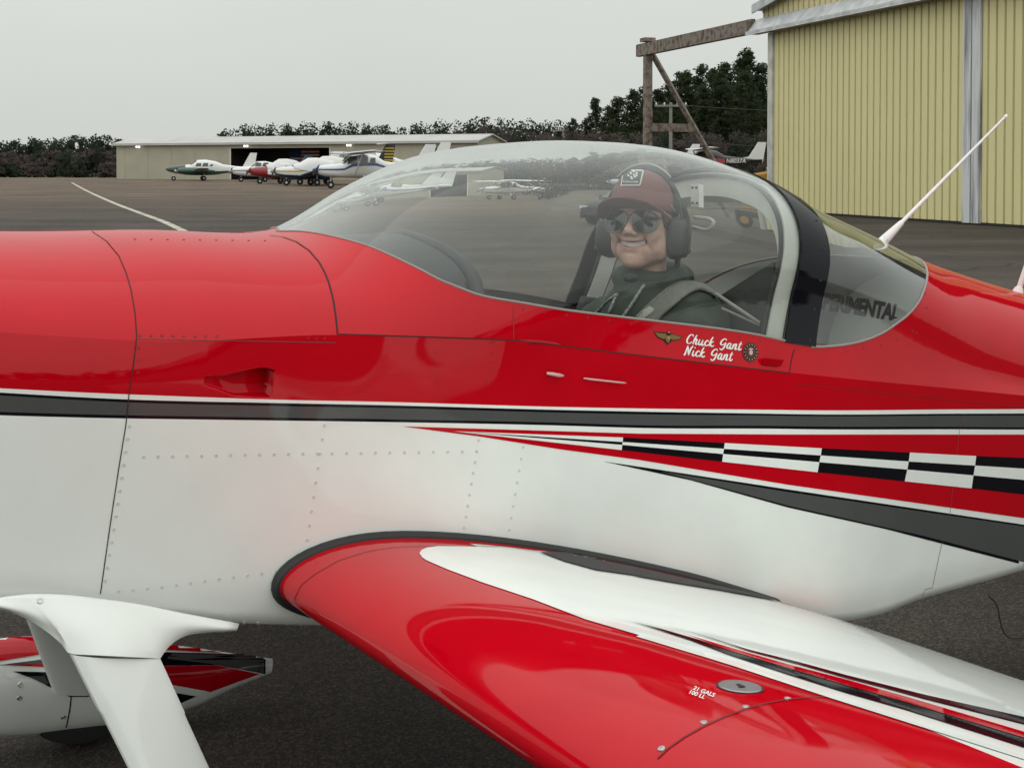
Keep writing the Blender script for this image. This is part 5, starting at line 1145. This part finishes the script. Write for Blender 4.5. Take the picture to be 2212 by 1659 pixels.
# dark seat-back and baggage panels
pq = lambda pts, a: [W(a, *una(x, y, a)) for x, y in pts]
def plate(name, pts, a, th, m):
    f = np.array(pq(pts, a)); bk = f + AX * th; n = len(pts); return MB().add(np.concatenate([f, bk]), [tuple(range(n)), tuple(range(2 * n - 1, n - 1, -1))] + [(i, (i + 1) % n, (i + 1) % n + n, i + n) for i in range(n)]).build(name, m, rv, smooth=False)
plate('seat_back', [(1543, 646), (1668, 566), (1676, 640), (1668, 742), (1500, 742), (1520, 700)], 1.2, .02, LIN)
MB().hexa([W(.62, -.45, .05), W(1.12, -.45, .02), W(1.12, .45, .02), W(.62, .45, .05), W(.62, -.45, .16), W(1.12, -.45, .12), W(1.12, .45, .12), W(.62, .45, .16)]).build('seat_cushion', DARK, rv, smooth=False)
MB().hexa([W(1.06, .06, .1), W(1.12, .06, .1), W(1.12, .46, .1), W(1.06, .46, .1), W(1.18, .1, .62), W(1.22, .1, .62), W(1.22, .42, .62), W(1.18, .42, .62)]).build('seat_back', DARK, rv, smooth=False)
MB().hexa([W(1.3, -.46, .46), W(2.15, -.38, .46), W(2.15, .38, .46), W(1.3, .46, .46), W(1.3, -.46, .50), W(2.15, -.38, .50), W(2.15, .38, .50), W(1.3, .46, .50)]).build('baggage_shelf', GREYLIN, rv, smooth=False)
l_, u_ = sect(np.full(30, 2.12), np.linspace(0, 1, 30)); ring = np.concatenate([np.stack([-l_, u_], 1), np.stack([l_, u_], 1)[::-1]]); V = W(np.full(60, 2.12), ring[:, 0] * .98, ring[:, 1] - .004)
MB().add(V, [tuple(range(60))]).build('rear_bulkhead', mat('pale_bulkhead', (.55, .55, .53), .8), rv, smooth=False, recalc=False)
# warning word on the inside of the rear glass
Pg, nr = shellgrid(A_R0 - .12, A_R1 - .002, 60, 40, 0); n, k = Pg.shape[:2]; m_ = MB().grid(Pg); RB = BVHTree.FromPolygons([Vector(v) for v in m_.V], m_.F)
z5 = lambda p: ((1650 + p[0] * .2681) * .9862, (380 + p[1] * .2681) * .9862)
V, Fc = text2d('EXPERIMENTAL', 1.0, .28, .055, .95); wid = max(v[0] for v in V); s0, s1 = z5((442, 1082)), z5((1200, 1203))
lay('warning_word', (V, Fc), s0, ((s1[0] - s0[0]) / wid, (s1[1] - s0[1]) / wid), (1.5, -48), mat('black_vinyl', (.008, .008, .009), .5), RB, -.0075)
# harness cables
zp = lambda p: ((1240 + p[0] / 4.1475) * .9862, (340 + p[1] / 4.1475) * .9862)
hn0 = mat('webbing_cable', (.30, .29, .26), .7)
for p0, p1, r in (((1350, 1255), (1660, 1475), .0045), ((1410, 1390), (1660, 1495), .003)):
    q0, q1 = zp(p0), zp(p1); q1 = (q1[0] + 22, q1[1] + 12); e0, e1 = un(*q0, -.36), un(*q1, -.44); MB().tube([W(e0[0], -.36, e0[1]), W(e1[0], -.44, e1[1])], r, 8).build('harness_cable', hn0, rv)
e1 = un(1668, 713, -.44); MB().ell(W(e1[0], -.44, e1[1]), (.012, .012, .014), 10, 8).build('harness_anchor', STEEL, rv)
# ------------------------------------------------------------------ the pilot
def surface_nets(Fv, lo, h):
    S = Fv < 0; nx, ny, nz = Fv.shape; idx = -np.ones((nx - 1, ny - 1, nz - 1), int)
    c = sum(S[i:nx - 1 + i, j:ny - 1 + j, k:nz - 1 + k].astype(np.int8) for i in (0, 1) for j in (0, 1) for k in (0, 1)); act = (c > 0) & (c < 8)
    I = np.argwhere(act); idx[act] = np.arange(len(I)); pos = np.zeros((len(I), 3)); cnt = np.zeros(len(I))
    for ax in range(3):
        o = [x for x in range(3) if x != ax]
        for d1 in (0, 1):
            for d2 in (0, 1):
                a = I.copy(); a[:, o[0]] += d1; a[:, o[1]] += d2; b = a.copy(); b[:, ax] += 1
                va, vb = Fv[tuple(a.T)], Fv[tuple(b.T)]; m = (va < 0) != (vb < 0); t = va[m] / (va[m] - vb[m]); p = a[m].astype(float); p[:, ax] += t; pos[m] += p; cnt[m] += 1
    V = pos / cnt[:, None] * h + np.asarray(lo); Fc = []
    for ax in range(3):
        o1, o2 = (ax + 1) % 3, (ax + 2) % 3; sl = [slice(None)] * 3; sa = list(sl); sb = list(sl); sa[ax] = slice(0, -1); sb[ax] = slice(1, None)
        e = np.argwhere(S[tuple(sa)] != S[tuple(sb)]); e = e[(e[:, o1] > 0) & (e[:, o2] > 0) & (e[:, o1] < Fv.shape[o1] - 1) & (e[:, o2] < Fv.shape[o2] - 1)]
        ins = S[tuple(e.T)]; q = []
        for d1, d2 in ((-1, -1), (0, -1), (0, 0), (-1, 0)):
            k = e.copy(); k[:, o1] += d1; k[:, o2] += d2; q.append(idx[tuple(k.T)])
        q = np.stack(q, 1); q[~ins] = q[~ins][:, ::-1]; Fc.append(q)
    return V, np.concatenate(Fc)
def gridpts(lo, hi, h):
    ax = [np.arange(lo[i], hi[i] + h, h, dtype=np.float32) for i in range(3)]; return np.meshgrid(*ax, indexing='ij')
def sm(a, b, k): h = np.clip(.5 + .5 * (b - a) / k, 0, 1); return b * (1 - h) + a * h - k * h * (1 - h)
def s_ell(P, c, r):
    q = [(P[i] - c[i]) / r[i] for i in range(3)]; k0 = np.sqrt(q[0]**2 + q[1]**2 + q[2]**2); k1 = np.sqrt((q[0]/r[0])**2 + (q[1]/r[1])**2 + (q[2]/r[2])**2) + 1e-6; return k0 * (k0 - 1) / k1
def s_cap(P, a, b, ra, rb):
    a, b = np.array(a, np.float32), np.array(b, np.float32); d = b - a; t = np.clip(sum((P[i] - a[i]) * d[i] for i in range(3)) / float(d @ d), 0, 1)
    return np.sqrt(sum((P[i] - a[i] - t * d[i]) ** 2 for i in range(3))) - (ra + (rb - ra) * t)
HO = atY(*zp((690, 640)), 3.43)
tocam = CAM - HO; tocam /= np.linalg.norm(tocam)
yaw_, pit_ = R(19), R(9)
fh = np.array([tocam[0] - math.tan(yaw_) , tocam[1], 0]); fh /= np.linalg.norm(fh); fh = fh * math.cos(pit_) + np.array([0, 0, math.sin(pit_)])
xh = np.cross([0, 0, 1.0], fh); xh /= np.linalg.norm(xh); zh = np.cross(fh, xh) * -1; zh = zh if zh[2] > 0 else -zh
def HM(p): p = np.asarray(p, float); return HO + p[..., 0:1] * xh + p[..., 1:2] * fh + p[..., 2:3] * zh
def TM(p): p = np.asarray(p, float); return HO + p * np.array([1, -1, 1.0])      # x right, y towards the camera, z up
pil = empty('person', tuple(W(.95, -.25, .14))); tag(pil, 'smiling pilot in maroon cap, mirrored sunglasses, headset and dark green hoodie', 'person')
SKIN = mat('skin', (.56, .34, .275), .45, var=.10, vscale=45, sss=.08, bump=.25, bscale=260, bdist=.003); LIP = mat('lips', (.44, .20, .16), .45); CAVE = mat('mouth_inside', (.06, .012, .012), .6); TOOTH = mat('teeth', (.52, .485, .43), .3, coat=.3)
def face(P):
    d = s_ell(P, (0, -.015, .03), (.076, .096, .100))
    d = sm(d, s_ell(P, (0, .008, -.046), (.064, .079, .061)), .03)
    d = sm(d, s_ell(P, (0, .060, -.099), (.022, .022, .016)), .028)                # chin
    d = sm(d, s_ell(P, (0, .046, -.06), (.042, .042, .040)), .02)
    for s in (-1, 1):
        d = sm(d, s_ell(P, (s * .040, .060, -.027), (.022, .022, .017)), .022)       # cheeks of a smile
        d = sm(d, s_ell(P, (s * .054, .006, -.056), (.017, .033, .027)), .025)       # jaw
        d = sm(d, s_ell(P, (s * .030, .080, .022), (.022, .012, .008)), .012)        # brow
        d = np.maximum(d, -s_ell(P, (s * .032, .101, .004), (.020, .017, .012)) * .8) if False else d
        d = sm(d, s_ell(P, (s * .0125, .093, -.031), (.0072, .011, .0068)), .008)     # nostril wings
    d = sm(d, s_cap(P, (0, .082, .012), (0, .108, -.024), .0070, .0108), .012)       # nose
    d = sm(d, s_cap(P, (0, -.042, -.07), (.0, -.075, -.26), .050, .060), .016)         # neck
    zl = -.0575 + 8.0 * P[0] ** 2; lipd = np.sqrt(np.clip(np.abs(P[0]) - .036, 0, 1) ** 2 + (P[1] - (.087 - 9.5 * P[0] ** 2)) ** 2 + (np.abs(P[2] - zl) - .0078) ** 2) - .0030
    d = sm(d, lipd, .006); d = d + .0022 * np.exp(-((P[2] + .0785) / .005) ** 2 - (P[0] / .02) ** 2) * (P[1] > .05)
    hh = np.clip(.0074 * (1 - (P[0] / .038) ** 2), -.01, 1); cav = np.maximum(np.abs(P[2] - zl) - hh, .060 - P[1]); cav = np.maximum(cav, np.abs(P[0]) - .038)
    d = np.maximum(d, -cav)
    for s in (-1, 1): # smile folds
        fx = s * (.030 + .10 * np.clip(-.02 - P[2], 0, .06) * 4); g = np.sqrt((P[0] - s * (.026 + .42 * np.clip(-.028 - P[2], 0, .05))) ** 2 + ((P[2] + .05) * .25) ** 2); d = d + .0050 * np.exp(-(g / .0055) ** 2) * (P[1] > .04)
    return d
lo, hi, h = (-.12, -.17, -.27), (.12, .135, .14), .0026
P = gridpts(lo, hi, h); Fv = face(P); V, Fc = surface_nets(Fv, lo, h); mi = np.zeros(len(Fc), int); c = V[Fc].mean(1); zl = -.0575 + 8.0 * c[:, 0] ** 2; dz = np.abs(c[:, 2] - zl)
mi[(dz < .0115) & (dz > .004) & (np.abs(c[:, 0]) < .041) & (c[:, 1] > .0800 - 10 * c[:, 0] ** 2)] = 1
mi[(dz < .0095) & (np.abs(c[:, 0]) < .033) & (c[:, 1] < .0805 - 9.5 * c[:, 0] ** 2) & (c[:, 1] > .05)] = 2
obj('body', HM(V), Fc, [SKIN, LIP, CAVE], pil, mi=mi, recalc=True)
tm_ = MB()
for k in range(-5, 5):
    x0, x1 = k * .0064 + .0002, (k + 1) * .0064 - .0002
    y = lambda x: .0795 - 11 * x * x; zt = lambda x: -.0575 + 8 * x * x + .0060; zb = lambda x: -.0575 + 8 * x * x - .0042 - .0008 * (abs(x) < .008)
    tm_.hexa([HM((x, y(x) - d, z))for z, f in ((0, 0),) for x, d, z in ((x0, 0, zb(x0)), (x1, 0, zb(x1)), (x1, .004, zb(x1)), (x0, .004, zb(x0)), (x0, .0005, zt(x0)), (x1, .0005, zt(x1)), (x1, .004, zt(x1)), (x0, .004, zt(x0)))])
tm_.build('teeth', TOOTH, pil, smooth=False)
for s in (-1, 1):
    MB().ell(HM((s * .077, -.01, -.005)), (.01, .02, .03), 12, 10).build('ear', SKIN, pil)
# hair under the cap
P = gridpts((-.1, -.14, -.07), (.1, .08, .08), .004); d = s_ell(P, (0, -.018, .03), (.081, .099, .104)); d = np.maximum(d, P[1] - .032 - .4 * (P[2] - .0)); d = np.maximum(d, -.055 - P[2]); d = np.maximum(d, -face(P) - .008); V, Fc = surface_nets(d.astype(np.float64), (-.1, -.14, -.07), .004)
obj('hair', HM(V), Fc, mat('brown_hair', (.05, .032, .02), .7, bump=.6, bscale=700), pil, recalc=True)
# cap
CAPF = mat('maroon_twill', (.155, .060, .055), .9, var=.08, vscale=120, bump=.3, bscale=900); CAPM = mat('charcoal_cap_mesh', (.035, .037, .040), .9, bump=.6, bscale=1100)
P_ = []; M_ = []
na_, nb_ = 60, 18
for j in range(nb_ + 1):
    ph = (math.pi / 2) * j / nb_; row = []
    for i in range(na_):
        th = 2 * math.pi * i / na_; cf = math.cos(ph) ** .72; row.append((.0855 * math.sin(th) * cf, -.008 + (.104 + .004 * math.cos(th)) * math.cos(th) * cf, .030 + .006 * math.cos(th) + .098 * math.sin(ph) ** .95 + .012 * max(0, math.cos(th)) * math.sin(2 * ph)))
    P_.append(row)
mb = MB(); mb.grid(HM(np.array(P_)), close=True)
for q in range(len(mb.F)): i = q % na_; th = 2 * math.pi * (i + .5) / na_; mb.M[q] = 0 if math.cos(th) > .18 else 1
capo = mb.build('cap', [CAPF, CAPM], pil); capo.modifiers.new('t', 'SOLIDIFY').thickness = .0025
P_ = []
for r in np.linspace(0, 1, 10):
    row = []
    for s in np.linspace(-1, 1, 36):
        phv = s * R(66); bx, by = .086 * math.sin(phv), -.006 + .106 * math.cos(phv); ox, oy = .094 * math.sin(s * R(80)), .045 + .125 * math.cos(s * R(80)) ** .8 if abs(s) < 1 else .045
        row.append((bx + (ox - bx) * r, by + (oy - by) * r, (.034 - .010 * s * s) * (1 - r) + (.050 - .040 * s * s) * r + .004 * math.sin(math.pi * r)))
    P_.append(row)
brm = MB().grid(HM(np.array(P_))).build('brim', CAPF, capo); brm.modifiers.new('t', 'SOLIDIFY').thickness = .0035
CB = BVHTree.FromPolygons([Vector(v) for v in mb.V], mb.F)
PATCH = mat('patch_charcoal', (.07, .075, .08), .8); PWH = mat('patch_white', (.62, .62, .60), .8)
dc = lambda n, pl, m, off: decal(n, [wp(pl, zp)], m, CB, off, capo, 4, 8)
dc('patch_border', [(498, 285), (522, 150), (540, 143), (690, 148), (702, 160), (672, 280), (660, 286)], PWH, .0028); dc('patch', [(510, 276), (532, 157), (690, 160), (662, 276)], PATCH, .0038)
for cx2, cy2 in ((570, 198), (595, 213), (592, 180), (618, 195), (615, 165), (640, 180), (625, 212), (600, 226), (640, 200)):
    dc('patch_diamond', [(cx2 - 12, cy2 - 3), (cx2 + 1, cy2 - 11), (cx2 + 12, cy2 + 3), (cx2 - 1, cy2 + 11)], PWH, .0046)
V, Fc = text2d('Columbia', 1, 0, .01); wd_ = max(v[0] for v in V); o_, e_ = zp((522, 258)), zp((652, 262)); lay('patch_text', (V, Fc), o_, ((e_[0] - o_[0]) / wd_, (e_[1] - o_[1]) / wd_), (.4, -6.2), PWH, CB, .0046, capo)
dc('cap_eyelet', [(930, 455), (945, 450), (1000, 530), (985, 545)], mat('eyelet_grey', (.12, .12, .12), .5), .003)
# sunglasses
SG = empty('sunglasses', tuple(HM((0, .1, 0)))); par(SG, pil); LENS = mat('mirror_lens', (.06, .065, .065), .04, metal=1.0); GOLDF = mat('gunmetal_gold_frame', (.20, .16, .11), .3, metal=.9)
def lens_pts(s, k=1.0, n=36):
    out = []
    for q in np.linspace(0, 2 * np.pi, n, endpoint=False):
        x, z = math.cos(q), math.sin(q); lx = .0318 * math.copysign(abs(x) ** .85, x); lz = (.0215 if z > 0 else .0335) * math.copysign(abs(z) ** .85, z); lx -= .006 * max(0, -z) * (1 - .3 * x) * -1 * 1.0 * .6
        X = s * (.0375 + k * lx); out.append((X, .1085 - 5.2 * X * X, .004 + k * lz - .10 * (k * lx) * (z > 0)))
    return out
for s in (-1, 1):
    ring = lens_pts(s); P_ = [[(np.array(p) - np.array([s * .0375, .102, .002])) * [k, 1, k] + np.array([s * .0375, .102 + .0022 * (1 - k * k), .002]) for p in ring] for k in (1, .75, .5, .25, .02)]
    MB().grid(HM(np.array(P_)), close=True).build('lens', LENS, SG, recalc=True); MB().tube(HM(np.array(ring + ring[:1])), .0013, 6, caps=False).build('lens_frame', GOLDF, SG)
    MB().tube(HM(np.array([(s * .066, .085, .012), (s * .074, .05, .008), (s * .080, .0, .004)])), .0013, 6).build('temple', GOLDF, SG)
MB().tube(HM(np.array([(-.009, .1085, .012), (0, .1115, .014), (.009, .1085, .012)])), .0013, 6).tube(HM(np.array([(-.012, .108, .021), (0, .110, .022), (.012, .108, .021)])), .0011, 6).build('bridge', GOLDF, SG)
# headset
HSM = mat('headset_black', (.016, .018, .018), .5, bump=.2); HSP = mat('headset_pad', (.022, .023, .024), .75, bump=.4); STITCH = mat('pale_stitching', (.38, .38, .35), .8)
HS = empty('headset', tuple(HM((0, 0, .13)))); par(HS, pil)
q = np.linspace(R(-8), R(188), 40); arch = np.stack([.104 * np.cos(q), np.full(40, -.005), -.005 + .148 * np.sin(q)], 1)
hb = MB()
for dy, rr in ((-.010, .0045), (.010, .0045)): hb.tube(HM(arch + [0, dy, 0]), rr, 8)
hb.build('headband', HSM, HS)
q = np.linspace(R(52), R(128), 24); pad = []
for dy, dr in ((-.017, 0), (-.014, .009), (0, .012), (.014, .009), (.017, 0), (0, -.006), (-.017, 0)): pad.append(np.stack([(.104 + dr) * np.cos(q), np.full(24, -.005 + dy), -.005 + (.148 + dr) * np.sin(q)], 1))
MB().grid(HM(np.array(pad))).build('headband_pad', HSP, HS); MB().tube(HM(np.stack([.115 * np.cos(q), np.full(24, .010), -.005 + .161 * np.sin(q)], 1)), .0022, 5).build('pad_stitching', STITCH, HS)
for s in (-1, 1):
    P_ = []
    for dx, ry, rz_ in ((.070, .030, .044), (.074, .037, .052), (.088, .038, .054), (.092, .036, .052), (.097, .036, .051), (.112, .033, .047), (.119, .024, .036), (.121, .002, .003)):
        P_.append([(s * dx, -.008 + ry * math.copysign(abs(math.cos(t)) ** .8, math.cos(t)), -.030 + rz_ * math.copysign(abs(math.sin(t)) ** .8, math.sin(t))) for t in np.linspace(0, 2 * np.pi, 28, endpoint=False)])
    cup = MB().grid(HM(np.array(P_)), close=True).build('ear_cup', HSM, HS, sharp=50); MB().tube(HM(np.array([(s * .118, -.008, -.03), (s * .116, -.006, .02), (s * .106, -.005, .05)])), [.006, .005, .004], 8).build('stirrup', HSP, cup)
    MB().ell(HM((s * .122, -.005, -.06)), (.006, .008, .008), 10, 8).build('volume_knob', HSP, cup)
bm_ = smoothline([TM((.090, .02, -.070)), TM((.082, .05, -.095)), TM((.055, .10, -.118)), TM((.02, .125, -.127)), TM((-.025, .135, -.125))], 8)
bo = MB().tube(bm_, .0022, 8).build('mic_boom', HSM, HS); MB().ell(TM((-.041, .137, -.122)), (.019, .013, .0115), 16, 12).build('mic_foam', HSP, bo); MB().tube([TM((.092, .0, -.06)), TM((.088, .0, -.10)), TM((.075, .0, -.125))], [.009, .007, .004], 8).build('boom_joint', HSM, HS)
# hoodie
CLOTH = mat('dark_green_fleece', (.055, .066, .056), .95, var=.12, vscale=30, bump=.5, bscale=500)
lo, hi, h = (-.30, -.40, -.62), (.30, .16, -.06), .006
P = gridpts(lo, hi, h); d = s_ell(P, (.03, -.10, -.42), (.165, .135, .25))
d = sm(d, s_ell(P, (.118, -.01, -.238), (.098, .088, .085)), .05); d = sm(d, s_cap(P, (.145, .0, -.28), (.175, .04, -.55), .078, .062), .03)
d = sm(d, s_ell(P, (-.055, -.19, -.275), (.085, .085, .08)), .05); d = sm(d, s_cap(P, (-.09, -.21, -.29), (-.15, -.16, -.55), .072, .06), .03)
d = sm(d, s_ell(P, (.02, -.05, -.205), (.115, .10, .065)), .04)
th_ = np.arctan2(P[1] + .045, P[0] - .02); cR = .072 + .006 * np.cos(th_ * 2); zc_t = -.132 - .004 * np.sin(th_) ; cd = np.sqrt((np.sqrt((P[0] - .02) ** 2 + (P[1] + .045) ** 2) - cR) ** 2 + ((P[2] - zc_t) * .8) ** 2) - (.021 + .004 * np.sin(3 * th_ + 1)); d = sm(d, s_ell(P, (.02, .0, -.215), (.105, .085, .075)), .03); d = sm(d, cd, .018)
d = sm(d, s_ell(P, (.085, -.115, -.140), (.062, .058, .042)), .02)
d = d + .0032 * np.sin(60 * P[2] + 34 * P[0] + 3 * np.sin(30 * P[1])) * np.sin(26 * P[0] - 18 * P[2]) * (P[2] < -.17)
d = np.maximum(d, -s_cap(P, (.02, -.045, -.03), (.015, -.05, -.16), .058, .056))
V, Fc = surface_nets(d.astype(np.float64), lo, h); hood_o = obj('hoodie', TM(V), Fc, CLOTH, pil, recalc=True); HB = BVHTree.FromPolygons([Vector(v) for v in TM(V)], [tuple(map(int, f)) for f in Fc])
# seated legs, out of sight below the sill
lg = MB()
for s in (-.1, .1): lg.tube([W(1.0, -.25 + s, .22), W(.62, -.25 + s, .30), W(.35, -.25 + s, .02)], [.085, .07, .05], 12)
lg.build('trousers', mat('dark_trousers', (.02, .022, .03), .9), pil)
# draw cords
CORD = mat('pale_flecked_cord', (.42, .43, .42), .85, col2=(.12, .14, .14), vscale=160)
def cord(pts, r=.0038):
    H = []
    for i in range(len(pts) - 1):
        p, q = np.array(pts[i], float), np.array(pts[i + 1], float)
        for t in np.linspace(0, 1, 8, endpoint=False): H.append(hit(HB, *zp(p + (q - p) * t))[0])
    H = [v for v in H if v is not None]
    if len(H) > 2: MB().tube([v + Vector((0, -.004, .001)) for v in H], r, 8).build('draw_cord', CORD, hood_o)
cord([(705, 1180), (640, 1280), (580, 1370), (500, 1480)]); cord([(462, 1262), (430, 1330), (375, 1450)]); cord([(460, 1262), (390, 1310), (300, 1400), (260, 1440)], .003)
# shoulder strap of the harness (part of the airplane)
STRAP = mat('grey_webbing', (.20, .20, .18), .85, var=.08, vscale=90, bump=.5, bscale=700)
def strap(pts, width, off):
    H = [hit(HB, *zp(p)) for p in smoothline(pts, 8)]; H = [q for q in H if q[0] is not None]
    C_ = np.array([tuple(q[0] + (q[1] if q[1].dot(Vector(CAM) - q[0]) > 0 else -q[1]) * off) for q in H]); N_ = np.array([tuple(q[1] if q[1].dot(Vector(CAM) - q[0]) > 0 else -q[1]) for q in H])
    for _ in range(12): C_[1:-1] = (C_[:-2] + 2 * C_[1:-1] + C_[2:]) / 4; N_[1:-1] = (N_[:-2] + 2 * N_[1:-1] + N_[2:]) / 4
    rows_ = []
    for i in range(len(C_)):
        t = C_[min(i + 1, len(C_) - 1)] - C_[max(i - 1, 0)]; t /= np.linalg.norm(t); n = N_[i] - t * (N_[i] @ t); n /= np.linalg.norm(n); s = np.cross(t, n)
        rows_.append([C_[i] + s * x * width + n * z for x, z in ((-.5, 0), (-.49, .005), (-.40, .007), (-.38, .0055), (.38, .0055), (.40, .007), (.49, .005), (.5, 0), (0, -.006))])
    return rows_
rows_ = strap([(560, 1640), (700, 1500), (850, 1362), (1000, 1255), (1130, 1205), (1250, 1225), (1345, 1285)], .046, .006)
so = MB().grid(np.array(rows_), close=True).build('shoulder_strap', STRAP, rv, sharp=50)
SB = BVHTree.FromPolygons([v.co for v in so.data.vertices], [tuple(p.vertices) for p in so.data.polygons])
decal('strap_label', [wp([(615, 1470), (748, 1368), (795, 1392), (780, 1420), (662, 1510)], zp)], mat('cream_label', (.5, .49, .43), .8), SB, .0012, so, 5, 10)
V, Fc = text2d('CROW', 1, 0, .03); lay('strap_text', (V, Fc), zp((612, 1490)), (5.4, -4.3), (3.8, -6.2), BLACK, SB, .0020, so)
